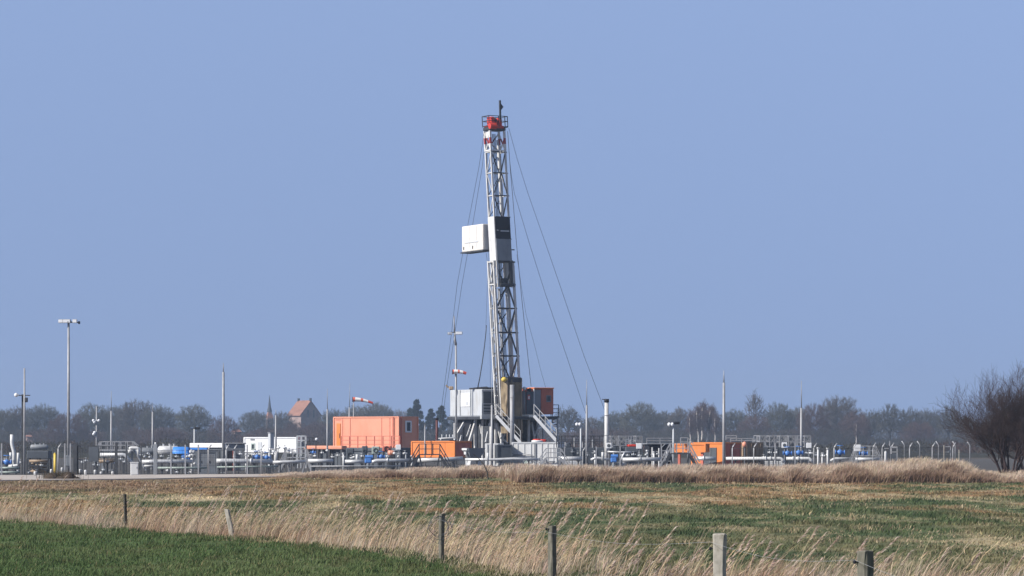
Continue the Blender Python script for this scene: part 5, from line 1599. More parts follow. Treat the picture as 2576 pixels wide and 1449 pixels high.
pipe_thing([(1566, 1156), (1664, 1155)], 195, .13, 'pipe', 'white pipe between blue valve and right crossover stairs', supports=[(1585, 1155), (1630, 1155)], flanges=[(1610, 1155)])
pipe_thing([(1752, 1153), (1800, 1153.5)], 196, .13, 'pipe', 'white pipe below the grey roller shutter', flanges=[(1770, 1153)])
pipe_thing([(1826, 1153.5), (1965, 1153.5), (1973, 1163)], 195, .11, 'white', 'long white pipe in front of the brown tank', supports=[(1850, 1153), (1910, 1153)], flanges=[(1926, 1153.5), (1938, 1153.5)])
pipe_thing([(1978, 1153.5), (2036, 1153.5), (2045, 1163)], 194.6, .11, 'white', 'white pipe bending down at its right end below the blue valves', flanges=[(1995, 1153.5), (2008, 1153.5)])
pipe_thing([(2090, 1160), (2098, 1154), (2140, 1153.5)], 193, .09, 'white', 'white pipe left of the white signed crossover')
pipe_thing([(2152, 1155), (2212, 1155)], 191, .11, 'pipe', 'white pipe under the signed crossover stairs')
pipe_thing([(898.5, 1143), (898.5, 1161)], 192, .095, 'white', 'white upright pipe stub left of the blue valve')
pipe_thing([(1516, 1137), (1516, 1158)], 194, .085, 'white', 'white upright pipe stub below the vent stack')
pipe_thing([(1227, 1139), (1227, 1160)], 193, .075, 'white', 'white upright stub beside the grey skip')

# valves
def valve(px, py, d, size, mt, lab, group, first=None):
    o = thing('valve', (X(px, d), d, 0), lab, 'valve', group)
    k_ = size * d / F; c = (0, 0, Z(py, d))
    s = MB(o.location); s.ball(c, k_ * .8, 1.05); s.tube([(-k_ * 1.3, 0, c[2]), (k_ * 1.3, 0, c[2])], k_ * .45, 10); s.tube([(-k_ * 1.35, 0, c[2]), (-k_ * 1.15, 0, c[2])], k_ * .75, 10); s.tube([(k_ * 1.15, 0, c[2]), (k_ * 1.35, 0, c[2])], k_ * .75, 10); s.build('body', M[mt], o, True)
    s = MB(o.location); s.tube([(0, 0, c[2] + k_ * .7), (0, 0, c[2] + k_ * 1.9)], k_ * .2, 6); s.build('stem', M['galv'], o)
    s = MB(o.location); s.torus((0, 0, c[2] + k_ * 1.9), k_ * .8, k_ * .12, 'z', 12, 5); s.bar((-k_ * .8, 0, c[2] + k_ * 1.9), (k_ * .8, 0, c[2] + k_ * 1.9), k_ * .12); s.build('handwheel', M[mt], o)
    s = MB(o.location); s.bar((0, .03, 0), (0, .03, c[2] - k_ * .5), k_ * .5); s.build('support', M['darkst'], o)
    return o
BV = 'blue valves of the plant'
for px, py, d, sz, lab in ((17, 1163, 185.5, 9, 'blue valve at the left edge beside the hooked pipe'), (647, 1150, 190, 8, 'flat blue valve left of the white caravan foot'), (671, 1151, 190, 7, 'blue valve right of its flat neighbour before the caravan'),
                           (959, 1149, 196, 7, 'light blue valve at the right of the salmon container foot'), (1981, 1140.5, 198, 8.5, 'left blue valve below the right cages'),
                           (2009, 1139, 198, 8.5, 'right blue valve below the right cages'), (2113, 1138, 195, 9, 'blue valve beside the signed crossover'), (2172, 1141, 194, 8, 'blue valve behind the signed crossover rails'), (788, 1138, 200, 5, 'small blue valve under the red orange slab')):
    valve(px, py, d, sz, 'blue2', lab, BV)
def actuator(px, y0, y1, half, d, lab):
    k_ = d / F; o = thing('blue_actuator', (X(px, d), d, 0), lab, 'valve', BV)
    s = MB(o.location); s.bevbox((-half * k_, -.12, Z(y1, d)), (half * k_, .12, Z(y0 + 8, d)), .06); s.tube([(-half * k_ * .9, -.0, Z(y0 + 6, d)), (half * k_ * 1.3, 0, Z(y0 + 6, d))], .13, 10); s.build('housing', M['blue2'], o)
    s = MB(o.location); s.tube([(0, 0, Z(y0 + 2, d)), (0, 0, Z(y0 - 3, d))], .06, 8); s.build('indicator', M['galv'], o)
    s = MB(o.location); s.tube([(0, 0, 0), (0, 0, Z(y1, d))], .12, 8); s.build('pedestal', M['grey'], o)
actuator(926.5, 1144, 1165, 9, 187, 'bright blue valve actuator in front of the salmon container platform')
actuator(1544, 1142, 1163, 8, 188, 'light blue valve actuator below the vent stack')

GV = 'small grey valves and stubs among the pipes'
rg = random.Random(5)
zones = [
    (636, 742, 1124, 1140, 9, 'grey valve standing in front of the lower half of the white caravan'),
    (4, 56, 1150, 1186, 5, 'small pale valve among the pipes at the left edge'),
    (66, 136, 1168, 1190, 5, 'small pale valve under the dark table skid'),
    (350, 392, 1140, 1154, 5, 'small pale valve above the silver pipe left of the wide pillar'),
    (400, 480, 1146, 1155, 5, 'small pale valve between blue tank and thick silver pipe'),  # photo span, rows, how many, words shared by those nothing tells apart
    (700, 770, 1139, 1155, 3, 'small grey valve beside the left crossover stairs'),
    (772, 915, 1133, 1153, 10, 'small grey valve in the dim row under the red orange slab'),
    (965, 1030, 1140, 1152, 4, 'small grey valve on the silver pipe under the salmon container end'),
    (1410, 1520, 1136, 1150, 6, 'small grey valve before the dark mud tank'),
    (1555, 1660, 1140, 1150, 7, 'small grey valve on the white pipe below the square sign'),
    (1915, 1965, 1138, 1150, 3, 'small grey valve beside the brown tank'),
    (2020, 2090, 1136, 1150, 5, 'small grey valve left of the blue valve by the signed crossover'),
    (200, 320, 1150, 1185, 9, 'small grey valve behind the left mesh fence'),
    (405, 520, 1183, 1190, 5, 'small pale valve on the ground below the pale green pipe'),
    (596, 690, 1140, 1152, 5, 'small grey valve before the white caravan')]
for p0, p1, y0, y1, n_, lab in zones:
    base = None
    for i in range(n_):
        px = p0 + (p1 - p0) * (i + .5 + rg.uniform(-.35, .35)) / n_; py = rg.uniform(y0, y1); d_ = rg.uniform(193, 204) if p0 > 560 else rg.uniform(186, 191)
        if base is None:
            base = valve(px, py, d_, 3.6, rg.choice(['bright', 'pale', 'white', 'grey']), lab, GV); zc = Z(py, d_)
        else:
            o = copy_tree(base); o.location = (X(px, d_), d_, Z(py, d_) - zc)
            if rg.random() < .5: o.rotation_euler = (0, 0, rg.random() * 3)
stub = None
ST = 'white upright pipe stubs'
for px, y0, d_, lab in ((590, 1147, 192, 'white upright stub right of the black doorway'), (619, 1144, 192, 'white upright stub below the caravan edge'), (1628, 1132, 200, 'first white upright stub left of the dark shelter'), (1645, 1136, 200, 'second white upright stub before the dark shelter'),
                        (2058, 1126, 196, 'taller white upright stub right of the white square sign'), (2082, 1127, 196, 'white upright stub left of the first right bent post'), (1950, 1137, 197, 'white stub left of the right blue valves'), (2069, 1139, 197, 'short white stub between two taller stubs'),
                        (1020, 1139, 197, 'pale grey stub beside the orange pump box'), (1036, 1146, 196, 'pale blue stub at the left of the dark crossover'), (1497, 1134, 204, 'grey stub under the dark mud tank'), (864, 1139, 200, 'dark flanked stub under the slab end')):
    if stub is None:
        stub = thing('pipe_stub', (X(px, d_), d_, 0), lab, 'pipe stub', ST)
        s = MB(stub.location); s.tube([(0, 0, 0), (0, 0, 1.3)], .065, 8); s.build('riser', M['white'], stub, True)
        s = MB(stub.location); s.tube([(0, 0, 1.3), (0, 0, 1.37)], .11, 10); s.build('blind_flange', M['pipe'], stub, True)
        o = stub
    else:
        o = copy_tree(stub)
    o.location = (X(px, d_), d_, 0); o.scale = (1, 1, Z(y0, d_) / 1.37); tag(o, lab)
o = thing('oil_drum', (X(985, 198), 198, 0), 'orange drum lying in front of the salmon container end', 'drum')
s = MB(o.location); zc = Z(1139, 198); s.tube([(-.22, 0, zc), (.2, -.1, zc)], .17, 14); s.build('barrel', M['orange'], o, True)
for x_ in (-.08, .08):
    s = MB(o.location); s.torus((x_, -.05, zc), .175, .012, 'x'); s.build('rib', M['orange'], o)
s = MB(o.location); s.bevbox((-.25, -.15, .0), (.25, .15, zc - .17), .03); s.build('rack', M['darkst'], o)
for px, y0, y1, w_, lab in ((880, 1128, 1160, 10, 'dark generator box under the middle of the salmon container'), (917, 1122, 1148, 7, 'dark fan unit left of the blue actuator'), (945, 1123, 1143, 10, 'greenish pump unit under the salmon container'), (973, 1122, 1136, 11, 'dark red motor cover under the salmon container end')):
    d_ = 207; k_ = d_ / F
    o = thing('machine_box', (X(px, d_), d_, 0), lab, 'machine')
    mt = 'rust' if 'red' in lab else ('pipegrn' if 'green' in lab else 'slate')
    s = MB(o.location); s.bevbox((-w_ * k_, 0, Z(y1, d_)), (w_ * k_, .7, Z(y0, d_)), .06); s.build('housing', M[mt], o)
    s = MB(o.location); s.torus((0, -.02, Z((y0 + y1) / 2, d_)), w_ * k_ * .5, .03, 'y'); s.build('fan_ring', M['darkst'], o)
    s = MB(o.location); s.bar((-w_ * k_ * .7, .3, 0), (-w_ * k_ * .7, .3, Z(y1, d_)), .1); s.bar((w_ * k_ * .7, .3, 0), (w_ * k_ * .7, .3, Z(y1, d_)), .1); s.build('stand', M['darkst'], o)

# vessels, blue cover, sheds, caravan
drum(396, 452, 1133, .33, 204, 'pipe', 'pale silver tank end left of the blue tarpaulin')
o = drum(340, 396, 1135, .26, 208, 'grey', 'blue grey tank behind the wide gate post')
d = 202; k_ = d / F
o = thing('blue_tank', (X(457, d), d, 0), 'bright blue covered tank in the middle of the left plant', 'tank')
s = MB(o.location)
w_ = 21 * k_; prof = []
for t in np.linspace(0, PI, 9): prof.append((.55 * math.cos(t), Z(1141, d) + (Z(1124, d) - Z(1141, d)) * math.sin(t)))
prof = [(.55, Z(1141, d))] + prof + [(-.55, Z(1141, d))]
vs, fs = [], []
for x_ in (-w_, -w_ * .95, 0, w_ * .6, w_):
    q = .9 if abs(x_) == w_ else 1
    for y_, z_ in prof: vs.append((x_, y_ * q, z_ * q + Z(1141, d) * (1 - q)))
m_ = len(prof)
for i in range(4):
    for j in range(m_ - 1): fs.append((i * m_ + j, i * m_ + j + 1, (i + 1) * m_ + j + 1, (i + 1) * m_ + j))
fs += [tuple(range(m_)), tuple(range(4 * m_, 5 * m_))]
s.add(vs, fs); s.build('cover', M['blue'], o, True)
s = MB(o.location); s.bevbox((.05, -.5, Z(1156, d)), (w_, .5, Z(1141.3, d)), .04); s.build('lower_skirt', M['blue'], o)
s = MB(o.location); s.bevbox((-w_, -.45, Z(1151, d)), (.04, .45, Z(1142, d)), .03); s.build('frame', M['slate'], o)
s = MB(o.location); s.bar((-w_ * .7, 0, 0), (-w_ * .7, 0, Z(1151, d)), .14); s.bar((w_ * .7, 0, 0), (w_ * .7, 0, Z(1156, d)), .14); s.build('stand', M['darkst'], o)
o = thing('blue_tank', (X(500, 203), 203, 0), 'strip of blue tarpaulin under the white roof fascia', 'tarpaulin')
s = MB(o.location); s.bevbox((-.62, 0, Z(1134, 203)), (.62, .5, Z(1126.5, 203)), .06); s.build('cover', M['blue'], o)
s = MB(o.location); s.bar((-.5, .2, 0), (-.5, .2, Z(1134, 203)), .1); s.bar((.5, .2, 0), (.5, .2, Z(1134, 203)), .1); s.build('stand', M['darkst'], o)
o = thing('valve_manifold', (X(483, 188), 188, 0), 'cluster of white valves and elbows right of the blue tank', 'manifold')
s = MB(o.location)
for x_, y_, r_ in ((-.05, 1136, .14), (.1, 1137, .12), (-.12, 1147, .12), (.02, 1157, .15), (.18, 1166, .10), (.12, 1147, .09)): s.ball((x_, 0, Z(y_, 188)), r_)
s.tube([(.0, .05, 0), (.0, .05, Z(1133, 188))], .09, 8); s.build('body', M['white'], o, True)
s = MB(o.location); s.torus((.12, -.1, Z(1150, 188)), .12, .02, 'y'); s.build('handwheel', M['darkst'], o)

o, org, th, a, b, zb, zt = cbox('flat_roof_building', 561, 1116.5, 1152, 214, 84, 10, 62, 'slate', 'flat roofed dark building with bright white fascia', 'building', corner_fit=False, z0=0)
s = MB(org, th); s.bevbox((-.12, -.1, Z(1126, 214)), (a + .1, b + .1, zt + .05), .02); s.build('fascia', M['bright'], o)
s = MB(org, th); s.box((-.05, b * .1, .3), (-.004, b * .2, 1.4)); s.build('door', M['darkst'], o)
s = MB(org, th); s.box((-.05, b * .22, .9), (-.004, b * .3, 1.35)); s.build('window', M['glass'], o)
o, org, th, a, b, zb, zt = cbox('transformer_kiosk', 500, 1136, 1192, 186, 2, 44, 8, 'grey', 'dark grey kiosk box standing in front of the white fascia', 'kiosk', z0=0)
s = MB(org, th); s.bevbox((-.08, -.08, zt + .05), (a + .08, b + .1, zt + .12), .02); s.build('roof', M['grey'], o)
for f in (.08, .54):
    s = MB(org, th); s.bevbox((a * f, -.03, .12), (a * f + a * .4, -.004, zt - .15), .01); q = s.build('door', M['grey'], o)
    s = MB(org, th); s.box((a * f + .06, -.05, .7), (a * f + .1, -.032, .85)); s.build('handle', M['darkst'], q)
o, org, th, a, b, zb, zt = cbox('grey_shed', 569, 1117, 1160, 206, 3, 46, 10, 'grey', 'grey panel shed with black doorway behind bent fence posts', 'shed', z0=0, corner_fit=False)
s = MB(org, th); s.bevbox((a * .05, -.04, .05), (a * .36, -.004, Z(1134, 206)), .01); q = s.build('doorway', M['black'], o)
s = MB(org, th); s.bar((a * .37, -.1, 0), (a * .37, -.1, Z(1134, 206)), .06); s.build('door_frame', M['rust'], q)
s = MB(org, th); s.bevbox((-.1, -.12, zt + .003), (a + .1, b + .1, zt + .09), .02); s.build('roof', M['galv'], o)

o, org, th, a, b, zb, zt = cbox('site_caravan', 746, 1101, 1138, 236, 138, 8, 62, 'bright', 'white site caravan cabin with small window left of the long slab', 'caravan')
s = MB(org, th); s.bevbox((-.05, b * .79, Z(1132, 236)), (-.005, b * .87, Z(1115, 236)), .02); w_ = s.build('window', M['pipegrn'], o)
s = MB(org, th); s.box((-.06, b * .81, Z(1129, 236)), (-.052, b * .85, Z(1118, 236))); s.build('pane', M['glass'], w_)
s = MB(org, th); s.bevbox((-.04, b * .66, zb + .1), (-.005, b * .74, zt - .35), .01); s.build('door', M['pale'], o)
s = MB(org, th); s.box((-.03, b * .80, zt - .22), (-.004, b * .88, zt - .1)); s.build('vent', M['grey'], o)
for f in (.12, .5, .88):
    s = MB(org, th); s.bar((.4, b * f, 0), (.4, b * f, zb), .2); s.build('jack_leg', M['darkst'], o)
s = MB(org, th); s.bevbox((-1.0, b * .55, zb - .18), (-.06, b * .9, zb - .08), .02); s.build('door_step', M['pale'], o)
d = 214
o = thing('chimney_stack', (X(682, d), d, 0), 'pale square stack in front of the white caravan', 'stack')
s = MB(o.location, .6); w_ = .17; s.bevbox((-w_, -w_, .0), (w_, w_, Z(1089, d)), .02); s.build('shaft', M['pale'], o)
s = MB(o.location, .6); s.bevbox((-w_ - .04, -w_ - .04, Z(1090, d)), (w_ + .04, w_ + .04, Z(1087.5, d)), .02); s.build('rim', M['grey'], o)
s = MB(o.location, .6); s.tube([(.1, -.15, Z(1135, d)), (.1, -.5, Z(1138, d)), (.0, -.5, 0)], .16, 10); s.build('elbow', M['white'], o, True)
d = 222
o = thing('pipe_rack', (X(757, d), d, 0), 'pale steel access frame at the right end of the caravan', 'rack')
s = MB(o.location)
for x_ in (-.33, .0, .33):
    for y_ in (0, .9): s.bar((x_, y_, 0), (x_, y_, Z(1096.5, d)), .07)
for y_ in (1097, 1108, 1125): s.bar((-.33, 0, Z(y_, d)), (.33, 0, Z(y_, d)), .09); s.bar((-.33, .9, Z(y_, d)), (.33, .9, Z(y_, d)), .07)
s.build('frame', M['pale'], o)
s = MB(o.location); s.bevbox((-.3, .2, Z(1125, d)), (.3, .8, Z(1112, d)), .05); s.build('tank', M['grey'], o)
o = thing('cable_reel_frame', (X(785, 224), 224, 0), 'dark railing frame with bright lamp above the slab end', 'frame')
rails(o.location, 0, [(-.5, 0, Z(1121, 224)), (.35, 0, Z(1121, 224))], .62, 'darkst', o, .06, 2, .28)
s = MB(o.location); s.ball((.36, -.1, Z(1105, 224)), .12); s.build('lamp', M['lamp'], o, True)
s = MB(o.location); s.bar((-.45, 0, 0), (-.45, 0, Z(1121, 224)), .08); s.bar((.3, 0, 0), (.3, 0, Z(1121, 224)), .08); s.build('stand', M['darkst'], o)

# walkway on the left
d = 198
o = thing('walkway', (X(296, d), d, 0), 'raised grey walkway with handrails behind the left mesh fence', 'walkway')
w_ = 46 * d / F; zd = Z(1131, d)
s = MB(o.location); s.bevbox((-w_, 0, zd - .12), (w_ * .85, .9, zd), .02); s.build('deck', M['galv'], o)
for y_ in (0.03, .87):
    s = MB(o.location)
    for h_ in (Z(1111, d), Z(1120, d)): s.bar((-w_, y_, h_), (w_ * .8, y_, h_), .055)
    for x_ in np.linspace(-w_, w_ * .8, 6): s.bar((x_, y_, zd), (x_, y_, Z(1111, d)), .05)
    s.bar((w_ * .8, y_, Z(1111, d)), (w_ * 1.05, y_, Z(1121, d)), .055); s.bar((-w_, y_, Z(1111, d)), (-w_ * 1.08, y_, Z(1121, d)), .055)
    s.build('handrail', M['galv'], o)
for x_ in (-w_ * .9, -.2, w_ * .3, w_ * .75):
    s = MB(o.location); s.bar((x_, .45, 0), (x_, .45, zd - .12), .12); s.build('leg', M['grey'], o)
s = MB(o.location); s.bar((w_ * .85, .45, zd), (w_ * 1.5, .45, .1), .5, .08); s.build('steps', M['galv'], o)

d = 176
o = thing('cabinet', (X(338, d), d, 0), 'small white electrical cabinet at the roadside', 'cabinet')
s = MB(o.location, .12); w_ = .235; s.bevbox((-w_, 0, .03), (w_, .3, Z(1164, d)), .02); s.build('body', M['white'], o)
s = MB(o.location, .12); s.bevbox((-w_ + .03, -.02, .1), (w_ - .03, -.003, Z(1167, d)), .008); q = s.build('door', M['white'], o)
s = MB(o.location, .12); s.box((w_ - .1, -.04, .45), (w_ - .07, -.022, .56)); s.build('handle', M['darkst'], q)
s = MB(o.location, .12); s.bevbox((-w_ - .03, -.04, Z(1164, d) + .003), (w_ + .03, .33, Z(1162.5, d)), .01); s.build('roof', M['bright'], o)
d = 177.5
o = thing('marker_post', (X(138, d), d, 0), 'yellow gas marker post beside the left gate', 'marker post')
s = MB(o.location); s.tube([(0, 0, 0), (0, 0, Z(1142, d))], .075, 12); s.build('tube', M['yellow'], o, True)
s = MB(o.location); s.tube([(0, 0, Z(1142, d)), (0, 0, Z(1139, d))], .08, 12, .04); s.build('cap', M['yellow'], o, True)
bol = None
for px, y0, d_, lab in ((88, 1186, 173, 'white bollard in front of the dark table skid'), (129, 1180, 178, 'white bollard just left of the yellow post'), (156, 1176, 182, 'white bollard between yellow post and floodlight mast'), (202, 1180, 180, 'white bollard right of the tall gate post'),
                        (215, 1182, 173.5, 'largest white bollard near the grey gate panel'), (239, 1182, 178, 'white bollard under the grey gate panel'), (254, 1187, 178, 'short white bollard left of the mesh fence corner'), (283, 1186, 178, 'white bollard by the mesh fence post')):
    if bol is None:
        bol = thing('bollard', (0, 0, 0), lab, 'bollard', 'white bollards along the road')
        s = MB(); s.tube([(0, 0, 0), (0, 0, .40), (0, 0, .45)], .075, 10); s.build('post', M['white'], bol, True)
        s = MB(); s.ball((0, 0, .45), .075, .6); s.build('cap', M['bright'], bol, True)
        o = bol
    else: o = copy_tree(bol)
    o.location = (X(px, d_), d_, 0.0); o.scale = (1, 1, max(.5, Z(y0, d_) / .49)); tag(o, lab)

# ------------------------------------------------------------------ fences
def fence(name, posts, lab, d_of, mesh=True, top=1.98, bent=None, dark=False, w=.08):
    x0 = posts[0][0]
    o = thing(name, (X(x0, d_of(x0)), d_of(x0), 0), lab, 'fence')
    mt = M['darkst'] if dark else M['galv']
    for px, sty in posts:
        d_ = d_of(px); x = X(px, d_)
        s = MB((x, d_, 0))
        if sty == 0: s.bar((0, 0, 0), (0, 0, top), w)
        else: s.tube([(0, 0, 0), (0, 0, top - .32), (sty * .03, 0, top - .24), (sty * .20, 0, top)], w * .5, 6)
        s.build('post', mt, o, sty != 0)
    s = MB()
    for (p, _), (q, _) in zip(posts[:-1], posts[1:]):
        a, b = Vector((X(p, d_of(p)), d_of(p), 0)), Vector((X(q, d_of(q)), d_of(q), 0))
        L = (b - a).length
        for z_ in (.12, .6, 1.1, top - .34): s.bar(a + Vector((0, 0, z_)), b + Vector((0, 0, z_)), .012 if z_ < top - .4 else .022)
        if mesh:
            n_ = int(L / .16)
            for i in range(1, n_): c_ = a.lerp(b, i / n_); s.bar(c_ + Vector((0, 0, .1)), c_ + Vector((0, 0, top - .34)), .008)
    s.build('wire_mesh', M['darkst'], o)
    return o
dl = lambda px: np.interp(px, [-100, 400, 660], [180, 178.5, 181]).item()
fence('security_fence', [(p, 0) for p in (-40, 4)] , 'grey mesh fence bay cut by the left edge', dl)
fence('security_fence', [(146, 1), (163, 0), (177, 0)], 'narrow fence bay with bent post beside the yellow post', dl)
fence('security_fence', [(293, 0), (318, 0), (355, 0), (391, 0)], 'dark mesh fence between gate and wide post behind the cabinet', dl, dark=True)
fence('security_fence', [(391.5, 0), (430, 0), (466, 0), (499, 0), (523.5, 1), (568, 1), (588.5, 1), (622, 0), (657, 1)], 'galvanised mesh fence with bent tips before the silver pipes', dl, top=1.9)
g = thing('gate', (X(190, 179), 179, 0), 'tall double mesh gate with dark posts left of the mesh fence', 'gate')
for px, w_ in ((190, .22), (293.4, .12)):
    s = MB((X(px, 179), 179.0, 0)); s.bar((0, -.06, 0), (0, -.06, 1.98), w_); s.build('gate_post', M['darkst'], g)
for p0, p1 in ((196, 241), (243, 290)):
    a0, a1 = X(p0, 179), X(p1, 179)
    s = MB((0, 179, 0))
    for z_ in (.12, 1.0, 1.82): s.bar((a0, 0, z_), (a1, 0, z_), .05)
    for x_ in (a0, a1): s.bar((x_, 0, .12), (x_, 0, 1.82), .06)
    n_ = int((a1 - a0) / .13)
    for i in range(1, n_): s.bar((a0 + (a1 - a0) * i / n_, 0, .12), (a0 + (a1 - a0) * i / n_, 0, 1.82), .016)
    s.build('leaf', M['darkst'], g)
s = MB((0, 178.9, 0)); s.bevbox((X(224, 179), 0, .85), (X(248, 179), .03, 1.75), .01); s.build('sheet_panel', M['slate'], g)
wp = thing('gate_pillar', (X(391, 178), 178, 0), 'wide dark grey gate pillar with white insulator tip', 'pillar')
s = MB(wp.location); s.bevbox((-.11, -.1, 0), (.12, .1, 1.92), .02); s.build('shaft', M['grey'], wp)
s = MB(wp.location); s.tube([(0, 0, 1.92), (0, 0, 2.05)], .05, 8); s.build('tip', M['bright'], wp, True)
dr = lambda px: np.interp(px, [1400, 2100, 2450], [190, 186, 200]).item()
fence('security_fence', [(1420, 0), (1466, 1), (1500, 0), (1560, 0)], 'fence bays with one bent post right of the rig', dr, top=1.75)
fence('security_fence', [(1842, 1), (1896, 1), (1950, 0), (2000, 0), (2047, 1), (2098, 1), (2147, 1)], 'bent post fence in front of the brown tank and right valves', dr, top=1.98)
fence('security_fence', [(2147, 1), (2196, 1), (2219, 1), (2242, 1), (2288, 1), (2345, 1), (2397, 1)], 'bent post fence above the reed hump on the right', dr, top=2.0)
df = lambda px: np.interp(px, [2100, 2450], [240, 206]).item()
fence('security_fence', [(2238, 0), (2275, -1), (2314, -1), (2361, -1), (2403, -1), (2440, -1)], 'rear fence with posts bent left behind the reed hump', df, top=2.08)
o = thing('meter_cabinet', (X(2248, 184), 184, 0), 'dark meter cabinet on legs at the right end of the plant', 'cabinet')
s = MB(o.location); s.bevbox((-.2, 0, .3), (.22, .35, Z(1142, 184)), .02); s.build('body', M['slate'], o)
s = MB(o.location); s.bar((-.2, 0, Z(1142, 184)), (-.2, 0, Z(1124, 184)), .05); s.bar((.22, 0, .0), (.22, 0, Z(1124, 184)), .06); s.bar((-.22, 0, Z(1125, 184)), (.24, 0, Z(1125, 184)), .1); s.bar((-.2, 0, Z(1137, 184)), (.22, 0, Z(1137, 184)), .06); s.bar((-.2, .2, 0), (-.2, .2, .3), .06); s.build('frame', M['galv'], o)
o = thing('post', (X(2237, 182), 182, 0), 'slim dark post just left of the meter cabinet', 'post')
s = MB(o.location); s.bar((0, 0, 0), (0, 0, Z(1122, 182)), .085); s.build('shaft', M['darkst'], o)
s = MB(o.location); s.bar((-.3, 0, Z(1128, 182)), (0, 0, Z(1128, 182)), .05); s.build('arm', M['galv'], o)
o = thing('gas_bottle', (X(2228, 183.5), 183.5, 0), 'white upright gas bottle left of the slim dark post', 'gas bottle')
s = MB(o.location); s.tube([(0, 0, 0), (0, 0, Z(1141, 183.5)), (0, 0, Z(1138, 183.5)), (0, 0, Z(1136, 183.5))], .085, 12); s.build('cylinder', M['white'], o, True)
s = MB(o.location); s.tube([(0, 0, Z(1136, 183.5)), (0, 0, Z(1134, 183.5))], .04, 8); s.build('valve_cap', M['galv'], o, True)
for px, y0, lab in ((2374, 1120, 'pale wooden stake left of the small notice frame'), (2412, 1131, 'short pale stake right of the bent post pair')):
    o = thing('stake', (X(px, 196), 196, 0), lab, 'stake')
    s = MB(o.location); s.bar((0, 0, 0), (.01, 0, Z(y0, 196)), .06); s.build('shaft', M['palewood'], o)
o = thing('notice_frame', (X(2386, 197), 197, 0), 'small grey notice frame above the reed hump', 'notice frame')
s = MB(o.location); s.bar((.14, 0, 0), (.14, 0, Z(1124, 197)), .05); s.bar((-.2, 0, Z(1124, 197)), (.16, 0, Z(1124, 197)), .05); s.bar((-.2, 0, Z(1137, 197)), (.16, 0, Z(1137, 197)), .05); s.build('frame', M['galv'], o)
s = MB(o.location); s.bevbox((.02, -.03, Z(1139, 197)), (.14, .0, Z(1132, 197)), .01); s.build('box', M['slate'], o)

# ------------------------------------------------------------------ crossover stairs
def crossover(pxc, d, ytop, yrail, halftop, run, lab, mt, rail_mt=None, ybase=None):
    """step-over for the pipes: flat top in the middle, stairs down both sides"""
    k_ = d / F; o = thing('crossover_stairs', (X(pxc, d), d, 0), lab, 'crossover stairs', 'step-over stairs across the pipes')
    zt, zr = Z(ytop, d), Z(yrail, d); h, r = halftop * k_, run * k_
    s = MB(o.location); s.bevbox((-h, 0, zt - .07), (h, .8, zt), .015); s.build('platform', M[mt], o)
    for sg in (-1, 1):
        s = MB(o.location)
        for y_ in (0, .8): s.bar((sg * h, y_, zt - .06), (sg * (h + r), y_, 0.05), .05, .16)
        for i in range(1, 6):
            t = i / 6; s.box((sg * (h + r * t) - .11, 0, zt * (1 - t) - .02), (sg * (h + r * t) + .11, .8, zt * (1 - t) + .015))
        s.build('stair', M[mt], o)
    for y_ in (0, .8):
        s = MB(o.location); hh = zr - zt
        for q in (1, .5):
            s.bar((-h, y_, zt + hh * q), (h, y_, zt + hh * q), .045)
            for sg in (-1, 1): s.bar((sg * h, y_, zt + hh * q), (sg * (h + r), y_, .1 + hh * q), .045)
        for x_ in np.linspace(-h, h, 4): s.bar((x_, y_, zt), (x_, y_, zr), .04)
        for sg in (-1, 1):
            for t in (.5, 1): s.bar((sg * (h + r * t), y_, zt * (1 - t) + .05), (sg * (h + r * t), y_, zt * (1 - t) + hh), .04)
        s.build('handrail', M[rail_mt or mt], o)
    for x_ in (-h, h):
        s = MB(o.location); s.bar((x_, .1, zt - .05), (x_ * .6, .1, 0), .08); s.bar((x_, .7, zt - .05), (x_ * .6, .7, 0), .08); s.build('leg', M[mt], o)
crossover(1080, 190, 1142, 1117, 26, 26, 'dark crossover stairs in front of the small orange pump box', 'darkst')
crossover(1711, 190, 1140, 1115, 24, 26, 'dark crossover stairs in front of the orange ramp box', 'darkst', 'galv')
crossover(744, 191, 1150, 1130, 26, 16, 'pale crossover stairs left of the red orange slab', 'galv')
crossover(1392, 192, 1150, 1128, 18, 24, 'pale crossover stairs in front of the long pale tank', 'galv')
crossover(2180, 192, 1146, 1122, 24, 18, 'pale crossover stairs behind the large white sign', 'galv')
o = thing('stair_tower', (X(1676, 199), 199, 0), 'pale barred stair cage left of the small twin floodlight', 'stair cage')
s = MB(o.location); zt = Z(1117, 199)
for x_ in (-.32, .36): s.bar((x_, 0, 0), (x_, 0, zt - .25), .06); s.bar((x_, .6, 0), (x_, .6, zt), .06)
for i in range(6): s.bar((-.32, 0, .25 + i * .24), (.36, 0, .25 + i * .24), .045)
s.bar((-.32, 0, zt - .25), (-.05, .3, zt), .05); s.bar((-.05, .3, zt), (.36, .6, zt), .05)
s.build('frame', M['galv'], o)
